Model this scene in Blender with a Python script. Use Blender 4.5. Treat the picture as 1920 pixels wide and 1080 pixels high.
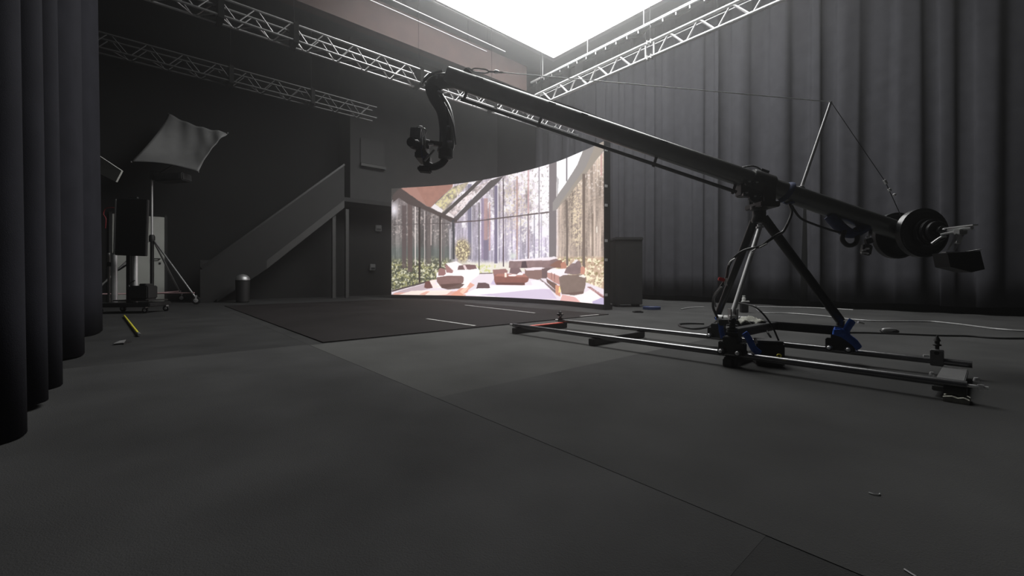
import bpy, bmesh, math, random
import numpy as np
from mathutils import Vector, Matrix

# ------------------------------------------------------------------ clear
for o in list(bpy.data.objects):
    bpy.data.objects.remove(o, do_unlink=True)
scene = bpy.context.scene
COL = scene.collection

# ------------------------------------------------------------------ camera
CAM_H = 0.62
FPX = 790.0            # focal length in pixels of the 1920 px wide frame
HOR = 518.0            # horizon row
cam_d = bpy.data.cameras.new('camera')
cam_d.sensor_width = 36.0
cam_d.lens = FPX / 1920 * 36.0
cam_d.shift_y = -(540 - HOR) / 1920
cam_d.clip_start = 0.02
cam_d.clip_end = 100
cam = bpy.data.objects.new('camera', cam_d)
cam.location = (0, 0, CAM_H)
cam.rotation_euler = (math.pi / 2, 0, 0)
COL.objects.link(cam)
scene.camera = cam

# ------------------------------------------------------------------ world: unlit background, thin even haze added to imitate lens glare
world = bpy.data.worlds.new('world')
scene.world = world
world.use_nodes = True
wn = world.node_tree
bgn = wn.nodes['Background']
bgn.inputs[0].default_value = (0, 0, 0, 1)
bgn.inputs[1].default_value = 0.0
HAZE_DENSITY = 0.0105
vs = wn.nodes.new('ShaderNodeVolumeScatter')
vs.inputs['Color'].default_value = (1, 1, 1, 1)
vs.inputs['Density'].default_value = HAZE_DENSITY
vs.inputs['Anisotropy'].default_value = 0.85
wn.links.new(vs.outputs[0], wn.nodes['World Output'].inputs['Volume'])

PANEL_STRENGTH = 8.3      # radiance of the overhead light panel
SCREEN_GAIN = 1.15        # radiance of the LED wall at picture white

scene.view_settings.view_transform = 'Standard'
scene.view_settings.look = 'None'
scene.view_settings.exposure = 0.0
scene.view_settings.gamma = 1.0
scene.view_settings.use_curve_mapping = False
scene.cycles.use_denoising = True
scene.cycles.use_light_tree = False
scene.cycles.max_bounces = 6
scene.cycles.diffuse_bounces = 3
scene.cycles.volume_bounces = 0
scene.cycles.sample_clamp_indirect = 3.0

# ------------------------------------------------------------------ the studio's own axes
TH = math.radians(41.1)
CS, SN = math.cos(TH), math.sin(TH)
ROOM = Matrix.Rotation(TH, 4, 'Z')     # local x runs along B (to the far right), local y along A (to the far left)

def W(a, b, z=0.0):
    return Vector((b * CS - a * SN, b * SN + a * CS, z))

def at(px, py, d):
    """world point seen at a pixel, d metres in front of the camera"""
    return Vector(((px - 960) / FPX * d, d, CAM_H + (HOR - py) / FPX * d))

def fl(px, py, z=0.0):
    d = (CAM_H - z) * FPX / (py - HOR)
    return Vector(((px - 960) / FPX * d, d, z))

# ------------------------------------------------------------------ materials
MATS = {}
def mat(name, col, rough=0.6, metal=0.0, noise=0.0, nscale=20.0, bump=0.0, bscale=200.0, spec=0.5, col2=None):
    m = bpy.data.materials.new(name)
    m.use_nodes = True
    nt = m.node_tree
    p = nt.nodes['Principled BSDF']
    p.inputs['Base Color'].default_value = (*col, 1)
    p.inputs['Roughness'].default_value = rough
    p.inputs['Metallic'].default_value = metal
    p.inputs['Specular IOR Level'].default_value = spec
    tc = nt.nodes.new('ShaderNodeTexCoord')
    if noise > 0 or col2:
        n = nt.nodes.new('ShaderNodeTexNoise')
        n.inputs['Scale'].default_value = nscale
        n.inputs['Detail'].default_value = 4
        nt.links.new(tc.outputs['Object'], n.inputs['Vector'])
        r = nt.nodes.new('ShaderNodeValToRGB')
        r.color_ramp.elements[0].position = 0.3
        r.color_ramp.elements[1].position = 0.7
        c2 = col2 if col2 else tuple(min(1, c * (1 + noise)) for c in col)
        c1 = col if col2 else tuple(c * (1 - noise) for c in col)
        r.color_ramp.elements[0].color = (*c1, 1)
        r.color_ramp.elements[1].color = (*c2, 1)
        nt.links.new(n.outputs[0], r.inputs[0])
        nt.links.new(r.outputs[0], p.inputs['Base Color'])
    if bump > 0:
        n2 = nt.nodes.new('ShaderNodeTexNoise')
        n2.inputs['Scale'].default_value = bscale
        nt.links.new(tc.outputs['Object'], n2.inputs['Vector'])
        bm_ = nt.nodes.new('ShaderNodeBump')
        bm_.inputs['Strength'].default_value = bump
        bm_.inputs['Distance'].default_value = 0.004
        nt.links.new(n2.outputs[0], bm_.inputs['Height'])
        nt.links.new(bm_.outputs[0], p.inputs['Normal'])
    MATS[name] = m
    return m

def emit(name, col, strength):
    m = bpy.data.materials.new(name)
    m.use_nodes = True
    nt = m.node_tree
    nt.nodes.remove(nt.nodes['Principled BSDF'])
    e = nt.nodes.new('ShaderNodeEmission')
    e.inputs[0].default_value = (*col, 1)
    e.inputs[1].default_value = strength
    nt.links.new(e.outputs[0], nt.nodes['Material Output'].inputs[0])
    MATS[name] = m
    return m

mat('carpet_dark', (0.054, 0.054, 0.054), 0.95, noise=0.22, nscale=1.7, bump=0.5, bscale=260, spec=0.1)
mat('carpet_mid', (0.054, 0.054, 0.0535), 0.95, noise=0.2, nscale=1.5, bump=0.5, bscale=260, spec=0.1)
mat('carpet_light', (0.078, 0.078, 0.0755), 0.95, noise=0.2, nscale=1.3, bump=0.5, bscale=260, spec=0.1)
mat('carpet_black_and_dim', (0.036, 0.036, 0.036), 0.95, noise=0.2, nscale=2.0, bump=0.4, bscale=260, spec=0.1)
mat('mat_rubber', (0.017, 0.015, 0.015), 0.8, noise=0.2, nscale=1.2, bump=0.3, bscale=200, spec=0.1)
mat('subfloor', (0.03, 0.03, 0.03), 0.9)
mat('wall_black', (0.007, 0.007, 0.007), 0.85, noise=0.2, nscale=2)
mat('wall_grey', (0.036, 0.036, 0.036), 0.85, noise=0.15, nscale=2)
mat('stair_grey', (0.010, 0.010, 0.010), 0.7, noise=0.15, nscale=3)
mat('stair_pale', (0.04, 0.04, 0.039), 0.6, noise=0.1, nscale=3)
mat('beam_brown', (0.050, 0.026, 0.022), 0.7, noise=0.2, nscale=3)
mat('door_white', (0.55, 0.56, 0.52), 0.5, noise=0.04, nscale=3)
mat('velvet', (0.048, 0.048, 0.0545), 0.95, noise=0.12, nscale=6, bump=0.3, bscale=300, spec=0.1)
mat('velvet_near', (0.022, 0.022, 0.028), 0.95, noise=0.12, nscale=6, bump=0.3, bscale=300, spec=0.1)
mat('liner_black', (0.008, 0.008, 0.008), 0.95, noise=0.1, nscale=6, spec=0.1)
mat('truss_dim', (0.025, 0.025, 0.025), 0.5, metal=0.0, noise=0.1, nscale=12)  # darkness around the unlit far truss put into its colour
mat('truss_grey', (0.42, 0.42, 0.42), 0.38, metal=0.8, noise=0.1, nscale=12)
mat('aluminium', (0.88, 0.88, 0.88), 0.4, metal=0.6, noise=0.05, nscale=12)
mat('aluminium_dull', (0.45, 0.45, 0.45), 0.45, metal=0.8, noise=0.1, nscale=12)
mat('chrome', (0.88, 0.88, 0.88), 0.28, metal=0.65, noise=0.04, nscale=20)
mat('black_metal', (0.016, 0.016, 0.016), 0.42, noise=0.2, nscale=20)
mat('black_gloss', (0.022, 0.023, 0.024), 0.28, noise=0.1, nscale=20)
mat('boom_black', (0.15, 0.155, 0.15), 0.33, metal=0.75, noise=0.1, nscale=8)
mat('rail_steel', (0.22, 0.22, 0.225), 0.24, metal=0.8, noise=0.15, nscale=14)
mat('black_plastic', (0.013, 0.013, 0.013), 0.55, noise=0.2, nscale=30)
mat('grey_plastic', (0.16, 0.16, 0.16), 0.5, noise=0.1, nscale=30)
mat('leg_grey', (0.74, 0.74, 0.74), 0.45, metal=0.25, noise=0.06, nscale=14)
mat('camera_grey', (0.34, 0.34, 0.34), 0.5, noise=0.1, nscale=30)
mat('grey_case', (0.030, 0.030, 0.030), 0.7, noise=0.12, nscale=8)
mat('cable_black', (0.02, 0.02, 0.02), 0.4, noise=0.1, nscale=30)
mat('cable_grey', (0.30, 0.30, 0.30), 0.35, noise=0.1, nscale=30)
mat('blue_paint', (0.03, 0.13, 0.58), 0.4, noise=0.15, nscale=20)
mat('blue_cloth', (0.03, 0.045, 0.12), 0.8, noise=0.2, nscale=40)
mat('red_paint', (0.62, 0.02, 0.02), 0.45, noise=0.1, nscale=20)
mat('red_dull', (0.22, 0.015, 0.02), 0.6, noise=0.1, nscale=20)
mat('red_rubber', (0.75, 0.10, 0.06), 0.5, noise=0.1, nscale=20)
mat('yellow_paint', (0.75, 0.68, 0.05), 0.5, noise=0.08, nscale=20)
mat('white_tape', (0.55, 0.55, 0.53), 0.6, noise=0.25, nscale=9)
mat('white_pipe', (0.62, 0.62, 0.60), 0.45, noise=0.1, nscale=12)
mat('pale_wood', (0.42, 0.42, 0.36), 0.7, noise=0.35, nscale=30)
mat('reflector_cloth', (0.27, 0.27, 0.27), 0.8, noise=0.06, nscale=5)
mat('pink_lit_tube', (0.55, 0.36, 0.37), 0.4, noise=0.08, nscale=9)  # pink light falling on the stand braces put into their colour
emit('panel_light', (1.0, 1.0, 0.985), PANEL_STRENGTH)

# ------------------------------------------------------------------ mesh helpers
class MB:
    """collects faces of one mesh, in world coordinates"""
    def __init__(self):
        self.v = []; self.f = []
    def add(self, vs, fs):
        n = len(self.v)
        self.v += [Vector(p) for p in vs]
        self.f += [tuple(i + n for i in f) for f in fs]
        return self
    def box(self, c, size, rot=None, bev=0.0):
        sx, sy, sz = (s / 2 for s in size)
        R = rot if rot is not None else Matrix.Identity(4)
        c = Vector(c)
        if bev <= 0:
            vs = [Vector((x, y, z)) for z in (-sz, sz) for x, y in ((-sx, -sy), (sx, -sy), (sx, sy), (-sx, sy))]
            fs = [(3, 2, 1, 0), (4, 5, 6, 7), (0, 1, 5, 4), (1, 2, 6, 5), (2, 3, 7, 6), (3, 0, 4, 7)]
            return self.add([c + (R @ p) for p in vs], fs)
        bm = bmesh.new()
        bmesh.ops.create_cube(bm, size=1.0)
        bmesh.ops.scale(bm, vec=(2 * sx, 2 * sy, 2 * sz), verts=bm.verts)
        bmesh.ops.bevel(bm, geom=list(bm.edges), offset=bev, segments=2, affect='EDGES')
        bm.verts.index_update()
        vs = [c + (R @ v.co) for v in bm.verts]
        fs = [tuple(v.index for v in f.verts) for f in bm.faces]
        bm.free()
        return self.add(vs, fs)
    def beam(self, p0, p1, w, h, up=(0, 0, 1), bev=0.0):
        p0, p1 = Vector(p0), Vector(p1)
        x = (p1 - p0); L = x.length; x.normalize()
        up = Vector(up)
        y = up.cross(x)
        if y.length < 1e-4:
            y = Vector((0, 1, 0)).cross(x)
        y.normalize(); z = x.cross(y)
        R = Matrix((x, y, z)).transposed().to_4x4()
        return self.box((p0 + p1) / 2, (L, w, h), R, bev)
    def tube(self, p0, p1, r, n=12, r2=None, caps=True):
        p0, p1 = Vector(p0), Vector(p1)
        return self.lathe(p0, p1 - p0, [(r, 0.0), (r if r2 is None else r2, (p1 - p0).length)], n, caps)
    def lathe(self, p, axis, prof, n=16, caps=True):
        """prof: list of (radius, distance along axis)"""
        p = Vector(p); z = Vector(axis).normalized()
        x = z.orthogonal().normalized(); y = z.cross(x)
        vs = []
        for r, h in prof:
            for k in range(n):
                t = 2 * math.pi * k / n
                vs.append(p + z * h + (x * math.cos(t) + y * math.sin(t)) * r)
        fs = []
        for j in range(len(prof) - 1):
            for k in range(n):
                k2 = (k + 1) % n
                fs.append((j * n + k, j * n + k2, (j + 1) * n + k2, (j + 1) * n + k))
        if caps:
            fs.append(tuple(reversed(range(n))))
            fs.append(tuple((len(prof) - 1) * n + k for k in range(n)))
        return self.add(vs, fs)
    def path(self, pts, r, n=8, smooth=6, flat=None, closed=False):
        """a tube along a smooth curve; flat = (rx, ry) for an elliptic section"""
        pts = [Vector(p) for p in pts]
        if smooth > 1 and len(pts) > 2:
            P = [pts[0]] + pts + [pts[-1]]
            if closed:
                P = [pts[-1]] + pts + [pts[0], pts[1]]
            out = []
            m = len(P) - 3
            for i in range(m):
                a, b, c, d = P[i:i + 4]
                for k in range(smooth):
                    t = k / smooth
                    out.append(0.5 * ((2 * b) + (c - a) * t + (2 * a - 5 * b + 4 * c - d) * t * t + (3 * b - a - 3 * c + d) * t ** 3))
            if not closed:
                out.append(pts[-1])
            pts = out
        vs = []; fs = []
        N = len(pts)
        ref = None
        for i, p in enumerate(pts):
            if closed:
                t = pts[(i + 1) % N] - pts[i - 1]
            else:
                t = pts[min(i + 1, N - 1)] - pts[max(i - 1, 0)]
            if t.length < 1e-9:
                t = Vector((1, 0, 0))
            t.normalize()
            if ref is None:
                ref = t.orthogonal()
                if flat:
                    ref = Vector((0, 1, 0))
            x = ref - t * ref.dot(t); x.normalize(); ref = x
            y = t.cross(x)
            rx, ry = flat if flat else (r, r)
            for k in range(n):
                a = 2 * math.pi * k / n
                vs.append(p + x * math.cos(a) * rx + y * math.sin(a) * ry)
        for i in range(N if closed else N - 1):
            j = (i + 1) % N
            for k in range(n):
                k2 = (k + 1) % n
                fs.append((i * n + k, i * n + k2, j * n + k2, j * n + k))
        if not closed:
            fs.append(tuple(reversed(range(n))))
            fs.append(tuple((N - 1) * n + k for k in range(n)))
        return self.add(vs, fs)
    def prism(self, poly, vec):
        """poly: planar loop of points, extruded by vec"""
        poly = [Vector(p) for p in poly]; vec = Vector(vec); n = len(poly)
        fs = [tuple(reversed(range(n))), tuple(range(n, 2 * n))]
        for k in range(n):
            fs.append((k, (k + 1) % n, n + (k + 1) % n, n + k))
        return self.add(poly + [p + vec for p in poly], fs)
    def build(self, name, material, parent=None, smooth=None):
        lo = Vector([min(p[i] for p in self.v) for i in range(3)])
        hi = Vector([max(p[i] for p in self.v) for i in range(3)])
        c = (lo + hi) / 2
        if parent is None:
            c.z = lo.z
        me = bpy.data.meshes.new(name)
        me.from_pydata([p - c for p in self.v], [], self.f)
        bm = bmesh.new(); bm.from_mesh(me)
        bmesh.ops.recalc_face_normals(bm, faces=bm.faces)
        bm.to_mesh(me); bm.free()
        me.update()
        me.materials.append(MATS[material])
        if smooth:
            me.polygons.foreach_set('use_smooth', [True] * len(me.polygons))
            try:
                me.set_sharp_from_angle(angle=math.radians(40))
            except Exception:
                pass
        o = bpy.data.objects.new(name, me)
        COL.objects.link(o)
        o['_wx'], o['_wy'], o['_wz'] = c
        if parent is not None:
            o.parent = parent
            c = c - Vector((parent['_wx'], parent['_wy'], parent['_wz']))
        o.location = c
        return o

def wloc(o):
    return Vector((o['_wx'], o['_wy'], o['_wz']))

def tag(o, label=None, cat=None, group=None, kind=None):
    if label: o['label'] = label
    if cat: o['category'] = cat
    if group: o['group'] = group
    if kind: o['kind'] = kind
    return o

def thing(name, loc, label=None, cat=None, group=None, kind=None):
    o = bpy.data.objects.new(name, None)
    o.empty_display_size = 0.1
    o.location = loc
    o['_wx'], o['_wy'], o['_wz'] = Vector(loc)
    COL.objects.link(o)
    return tag(o, label, cat, group, kind)

def dup(o, offset, parent):
    """copy of a part shifted by offset (mesh data shared)"""
    c = o.copy()
    COL.objects.link(c)
    w = wloc(o) + Vector(offset)
    c['_wx'], c['_wy'], c['_wz'] = w
    c.parent = parent
    c.location = w - (wloc(parent) if parent else Vector())
    return c

random.seed(7)
rng = np.random.default_rng(11)

# =================================================================== STRUCTURE
A0, A1 = -4.0, 13.3
B0, B1 = -1.7, 10.75
ZC = 7.6

floor = MB().box(W((A0 + A1) / 2, (B0 + B1) / 2, -0.06), (B1 - B0, A1 - A0, 0.10), ROOM).build('floor', 'subfloor')
tag(floor, kind='structure')
def carpet(a0, a1, b0, b1, m, top=0.0):
    return MB().box(W((a0 + a1) / 2, (b0 + b1) / 2, top - 0.006), (b1 - b0, a1 - a0, 0.012), ROOM).build('carpet_strip', m, floor)
carpet(0.36, 4.1, B0, 1.12, 'carpet_dark')
carpet(4.1, A1, B0, 1.12, 'carpet_black_and_dim', -0.0005)  # dim light on the far-left floor put into a darker carpet colour
carpet(A0, 0.36, B0, 1.12, 'carpet_black_and_dim', -0.0005)
carpet(A0, 1.87, 1.12, 4.6, 'carpet_mid', 0.0012)
carpet(1.87, 4.05, 1.12, 4.6, 'carpet_light', 0.001)
carpet(A0, A1, 4.6, B1, 'carpet_mid', 0.0)
carpet(4.05, A1, 1.12, 4.6, 'carpet_black_and_dim', 0.0)

def wall(name, a0, a1, b0, b1, z0, z1, m):
    o = MB().box(W((a0 + a1) / 2, (b0 + b1) / 2, (z0 + z1) / 2), (b1 - b0, a1 - a0, z1 - z0), ROOM).build(name, m)
    return tag(o, kind='structure')
wall('wall_right', A0, A1, B1, B1 + 0.15, -0.01, ZC, 'wall_black')
wall('wall_left', A0, A1, B0 - 0.15, B0, -0.01, ZC, 'wall_black')
wall('wall_back', A1, A1 + 0.15, B0 - 0.15, B1 + 0.15, -0.01, ZC, 'wall_black')
wall('wall_front', A0 - 0.15, A0, B0 - 0.15, B1 + 0.15, -0.01, ZC, 'wall_black')
wall('ceiling', A0 - 0.15, A1 + 0.15, B0 - 0.15, B1 + 0.15, ZC, ZC + 0.15, 'wall_black')
wall('wall_mezzanine', 12.3, 13.28, 4.5, 10.0, 2.9, ZC - 0.01, 'wall_grey')
t1 = wall('trim_1', 9.0, 9.25, -1.65, 8.42, 6.03, 6.75, 'beam_brown')   # deep brown painted ceiling beam

# door in the back wall
door = thing('door_1', W(A1, -0.1, 0), kind='structure')
MB().box(W(A1 - 0.03, -0.095, 1.03), (0.92, 0.05, 2.04), ROOM, 0.004).build('door_leaf', 'door_white', door)
for s in (-0.49, 0.49):
    MB().box(W(A1 - 0.02, -0.095 + s, 1.04), (0.05, 0.06, 2.1), ROOM).build('door_frame', 'wall_grey', door)
hd = MB()
hd.tube(W(A1 - 0.05, 0.28, 1.04), W(A1 - 0.11, 0.28, 1.04), 0.014, 10)
hd.tube(W(A1 - 0.11, 0.29, 1.04), W(A1 - 0.11, 0.14, 1.04), 0.012, 10)
hd.box(W(A1 - 0.058, 0.28, 0.93), (0.04, 0.01, 0.05), ROOM)
hd.build('door_handle', 'black_metal', door)

# =================================================================== CEILING LIGHT PANEL
PA0, PA1, PB0, PB1, PZ = 2.1, 8.33, 3.3, 8.85, 6.90
pan = thing('light_panel', W((PA0 + PA1) / 2, (PB0 + PB1) / 2, PZ),
            'huge glowing white overhead light panel hung below the dark ceiling', 'light panel')
MB().box(W((PA0 + PA1) / 2, (PB0 + PB1) / 2, PZ), (PB1 - PB0, PA1 - PA0, 0.02), ROOM).build('light_surface', 'panel_light', pan)
fr = 0.14
for (a0, a1, b0, b1) in ((PA1, PA1 + fr, PB0 - fr, PB1 + fr), (PA0 - fr, PA0, PB0 - fr, PB1 + fr), (PA0, PA1, PB1, PB1 + fr), (PA0, PA1, PB0 - fr, PB0)):
    MB().box(W((a0 + a1) / 2, (b0 + b1) / 2, PZ + 0.06), (b1 - b0, a1 - a0, 0.16), ROOM).build('frame_edge', 'black_metal', pan)
MB().box(W((PA0 + PA1) / 2, (PB0 + PB1) / 2, PZ + 0.10), (PB1 - PB0, PA1 - PA0, 0.06), ROOM).build('housing', 'black_metal', pan)
for a in (PA0 + 0.3, PA1 - 0.3):
    for b in (PB0 + 0.3, PB1 - 0.3):
        MB().tube(W(a, b, PZ + 0.12), W(a, b, ZC), 0.006, 6).build('suspension_cable', 'aluminium_dull', pan)

# pipes beside the panel
def pipe(a, b0, b1, z, label, r=0.012):
    p = thing('lighting_pipe', W(a, (b0 + b1) / 2, z), label, 'pipe', 'lighting pipes beside the light panel')
    MB().tube(W(a, b0, z), W(a, b1, z), r, 10).build('tube', 'truss_grey' if r > 0.011 else 'truss_dim', p, True)
    for k in range(3):
        b = b0 + (b1 - b0) * (0.1 + 0.4 * k)
        MB().tube(W(a, b, z), W(a, b, ZC), 0.003, 6).build('hanger_rod', 'liner_black', p)
pipe(8.58, 0.8, 6.62, 6.39, 'thin grey ceiling pipe nearer the brown beam')
pipe(8.16, 1.2, 6.89, 6.31, 'thin grey ceiling pipe nearer the glowing light panel')
pipe(7.9, 3.2, 6.75, 6.5, 'short thin grey ceiling pipe hugging the light panel edge', 0.010)

# =================================================================== TRUSSES
def brace_row(parent, name, pts, r, m):
    """pts: list of (p0,p1) - equal-length braces share mesh data where the offset is a pure shift"""
    cache = {}
    for p0, p1 in pts:
        key = tuple(round(c, 3) for c in (p1 - p0))
        if key in cache:
            src, q0 = cache[key]
            dup(src, p0 - q0, parent)
        else:
            o = MB().tube(p0, p1, r, 8).build(name, m, parent, True)
            cache[key] = (o, p0)

def box_truss(name, a, b0, b1, z0, label, pitch=0.47, h=0.24, joints=(), m='aluminium', r=0.017, rb=0.009, phase=0.0):
    t = thing(name, W(a, (b0 + b1) / 2, z0), label, 'truss', 'lighting trusses')
    hw = h / 2
    for da in (-hw, hw):
        for z in (z0, z0 + h):
            MB().tube(W(a + da, b0, z), W(a + da, b1, z), r, 12).build('chord', m, t, True)
    front, back, bottom, top = [], [], [], []
    n = int((b1 - b0) / pitch)
    for k in range(n):
        x0 = b0 + phase + k * pitch; xm = x0 + pitch * 0.5; x1 = x0 + pitch
        if x1 > b1: break
        g = 0.03
        for lst, da in ((front, -hw), (back, hw)):
            lst.append((W(a + da, x0 + g, z0 + h), W(a + da, xm - g * .3, z0)))
            lst.append((W(a + da, xm + g, z0), W(a + da, x1 - g * .3, z0 + h)))
        for lst, z in ((bottom, z0), (top, z0 + h)):
            lst.append((W(a - hw, x0 + g, z), W(a + hw, xm, z)))
            lst.append((W(a + hw, xm + g, z), W(a - hw, x1, z)))
    for lst in (front, back, bottom):
        brace_row(t, 'brace', lst, rb, m)
    for b in joints:
        s = thing
        MB().box(W(a, b, z0 + h / 2), (0.07, h + 0.06, h + 0.08), ROOM).build('joint_strap', 'liner_black', t)
        MB().tube(W(a, b, z0 + h), W(a, b, ZC), 0.004, 6).build('hanger_cable', 'liner_black', t)
    return t

box_truss('lighting_truss', 7.08, -1.5, 8.3, 4.19, 'long silver box truss crossing behind the camera crane head', joints=(0.79, 1.73, 3.86, 5.6), phase=0.35, m='truss_grey')
box_truss('lighting_truss', 9.3, -1.0, 3.95, 4.19, 'dim far box truss in the dark behind the long silver truss', m='truss_dim', joints=(1.2, 2.6), phase=0.1)

# ladder truss on the right
LT = thing('ladder_truss', W(3, 6.3, 4.2), 'bright white ladder truss running in front of the tall grey curtain', 'truss', 'lighting trusses')
la0, la1, lb, lz, lh = -1.0, 6.85, 6.30, 4.24, 0.25
for z in (lz, lz + lh):
    MB().tube(W(la0, lb, z), W(la1, lb, z), 0.026, 12).build('chord', 'aluminium', LT, True)
MB().tube(W(la0, lb + 0.05, lz + lh - 0.035), W(la1, lb + 0.05, lz + lh - 0.035), 0.006, 8).build('cable_rail', 'aluminium', LT, True)
lad1, lad2 = [], []
bot = 3.625
k = -9
while True:
    ab = bot + 0.473 * k
    k += 1
    if ab > la1 - 0.3: break
    if ab < la0 + 0.3: continue
    up = (W(ab + 0.02, lb, lz), W(ab + 0.25, lb, lz + lh))
    dn = (W(ab - 0.02, lb, lz), W(ab - 0.20, lb, lz + lh))
    if not (3.6 < ab < 3.65): lad1.append(up)
    lad2.append(dn)
brace_row(LT, 'brace', lad1, 0.017, 'aluminium')
brace_row(LT, 'brace', lad2, 0.013, 'aluminium')
for a in (3.68, 3.83):
    MB().tube(W(a, lb, lz), W(a, lb, lz + lh), 0.016, 8).build('upright', 'aluminium', LT, True)
for z in (lz, lz + lh):
    for a in (3.72, 3.79):
        MB().box(W(a, lb, z), (0.075, 0.02, 0.075), ROOM, 0.004).build('coupler', 'aluminium', LT)
for a in (0.5, 3.75, 6.3):
    MB().tube(W(a, lb, lz + lh), W(a, lb, ZC), 0.006, 6).build('hanger_cable', 'black_metal', LT)

# =================================================================== CURTAINS
def drape(name, a0, a1, b, z0, z1, m, label, seed, wl=0.42, amp=0.11, group=None, n_per=26, drift=0.05, sign=1, solid=0.008, knots=None, flare=0.25, ripple=0.012):
    r = random.Random(seed)
    # irregular pleat phases along the run
    if knots is None:
        knots = [a0]
        while knots[-1] < a1:
            knots.append(knots[-1] + wl * r.uniform(0.55, 1.5))
        amps = [amp * r.uniform(0.45, 1.3) for _ in knots]
    else:
        amps = [amp * r.uniform(0.85, 1.15) for _ in knots]
    ph2 = [r.uniform(-1, 1) for _ in knots]
    N = int((a1 - a0) / wl * n_per)
    rows = 14
    vs = []; fs = []
    for j in range(rows):
        f = j / (rows - 1)
        z = z0 + (z1 - z0) * f
        for i in range(N + 1):
            a = a0 + (a1 - a0) * i / N
            k = 0
            while k < len(knots) - 2 and knots[k + 1] <= a: k += 1
            t = (a - knots[k]) / (knots[k + 1] - knots[k])
            A_ = amps[k] * (1 - t) + amps[min(k + 1, len(amps) - 1)] * t
            sh = drift * (1 - f) * ph2[k] * math.sin(math.pi * t)
            w = math.cos(2 * math.pi * t)
            w = math.copysign(abs(w) ** 0.75, w)
            off = -A_ * w * (1 - flare + flare * (1 - f)) + ripple * math.sin(23 * a + 3 * f + seed)
            zz = z
            if j == 0:
                zz = z + 0.012 * math.sin(5 * a + seed)
            vs.append(W(a + sh + 0.03 * math.sin(4 * math.pi * t) , b + sign * off, zz))
    for j in range(rows - 1):
        for i in range(N):
            p = j * (N + 1) + i
            fs.append((p, p + 1, p + N + 2, p + N + 1))
    mb = MB(); mb.add(vs, fs)
    o = mb.build(name, m, None, False)
    o.data.polygons.foreach_set('use_smooth', [True] * len(o.data.polygons))
    md = o.modifiers.new('thickness', 'SOLIDIFY'); md.thickness = solid
    return tag(o, label, 'curtain', group)

CB = 10.05
drape('stage_curtain', -3.4, 2.35, CB, 0.13, 7.12, 'velvet', 'tall grey stage curtain at the right, behind the crane counterweights', 3, 0.70, 0.075, 'curtains hung from the right hand track')
drape('stage_curtain', 2.25, 4.3, CB + 0.02, 0.13, 7.12, 'velvet', 'tall grey stage curtain in the middle, behind the crane tripod', 5, 0.62, 0.09, 'curtains hung from the right hand track')
drape('stage_curtain', 4.2, 10.3, CB, 0.13, 7.12, 'velvet', 'tall grey stage curtain beside and behind the LED wall', 8, 0.60, 0.08, 'curtains hung from the right hand track')
drape('curtain_liner', -3.4, 10.3, CB + 0.32, 0.0, 6.9, 'liner_black', 'black lining curtain touching the floor behind the grey stage curtains', 21, 0.8, 0.16, None, 14)
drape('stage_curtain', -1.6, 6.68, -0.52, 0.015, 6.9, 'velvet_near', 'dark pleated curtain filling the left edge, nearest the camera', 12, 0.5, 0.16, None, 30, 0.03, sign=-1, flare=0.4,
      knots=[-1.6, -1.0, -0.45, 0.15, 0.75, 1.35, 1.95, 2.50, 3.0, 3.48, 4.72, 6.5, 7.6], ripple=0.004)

TB, TZ = 8.60, 6.33
trk = thing('curtain_track', W(3.4, TB, TZ), 'long bright empty curtain track with small hooks between light panel and ladder truss', 'curtain track')
MB().box(W(3.5, TB, TZ), (0.055, 11.0, 0.05), ROOM).build('rail', 'aluminium', trk)
h0 = None
for k in range(36):
    a = -1.9 + 0.305 * k
    if h0 is None:
        h0 = MB().box(W(a, TB, TZ - 0.06), (0.012, 0.02, 0.07), ROOM).build('hook', 'aluminium', trk)
        ha = a
    else:
        dup(h0, W(a, TB, 0) - W(ha, TB, 0), trk)
for k in range(7):
    a = -1.2 + 1.62 * k
    MB().tube(W(a, TB, TZ), W(a, TB, PZ if PA0 < a < PA1 else ZC), 0.008, 8).build('suspension_rod', 'aluminium_dull', trk)
ctr = MB().box(W(3.45, CB, 7.16), (0.06, 13.9, 0.08), ROOM).build('curtain_rail', 'black_metal')
tag(ctr, 'black rail along the top of the tall grey curtains', 'curtain rail')

# =================================================================== LED WALL
plan_px = [734, 751.5, 849, 940, 1030, 1091, 1132]
plan_d = [11.91, 11.84, 11.36, 10.46, 9.32, 8.37, 7.74]
LZ0, LZ1 = 0.10, 3.10
# smooth concave plan curve of the wall (metres, floor plan)
ctrl = [Vector(((p - 960) / FPX * d, d, 0)) for p, d in zip(plan_px, plan_d)]
def cr(P, n=24):
    Q = [2 * P[0] - P[1]] + P + [2 * P[-1] - P[-2]]
    out = []
    for i in range(len(P) - 1):
        a, b, c, d = Q[i:i + 4]
        for k in range(n):
            t = k / n
            out.append(0.5 * ((2 * b) + (c - a) * t + (2 * a - 5 * b + 4 * c - d) * t * t + (3 * b - a - 3 * c + d) * t ** 3))
    out.append(P[-1])
    return out
fine = cr(ctrl)
cum = [0.0]
for i in range(1, len(fine)):
    cum.append(cum[-1] + (fine[i] - fine[i - 1]).length)
LEN = cum[-1]
fx = np.array([p.x for p in fine]); fy = np.array([p.y for p in fine]); cum = np.array(cum)
def wall_pt(u):
    return float(np.interp(u * LEN, cum, fx)), float(np.interp(u * LEN, cum, fy))
def wall_nrm(u):
    x0, y0 = wall_pt(max(0, u - 0.01)); x1, y1 = wall_pt(min(1, u + 0.01))
    t = Vector((x1 - x0, y1 - y0, 0)).normalized()
    return Vector((-t.y, t.x, 0))      # pointing away from the audience side

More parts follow.
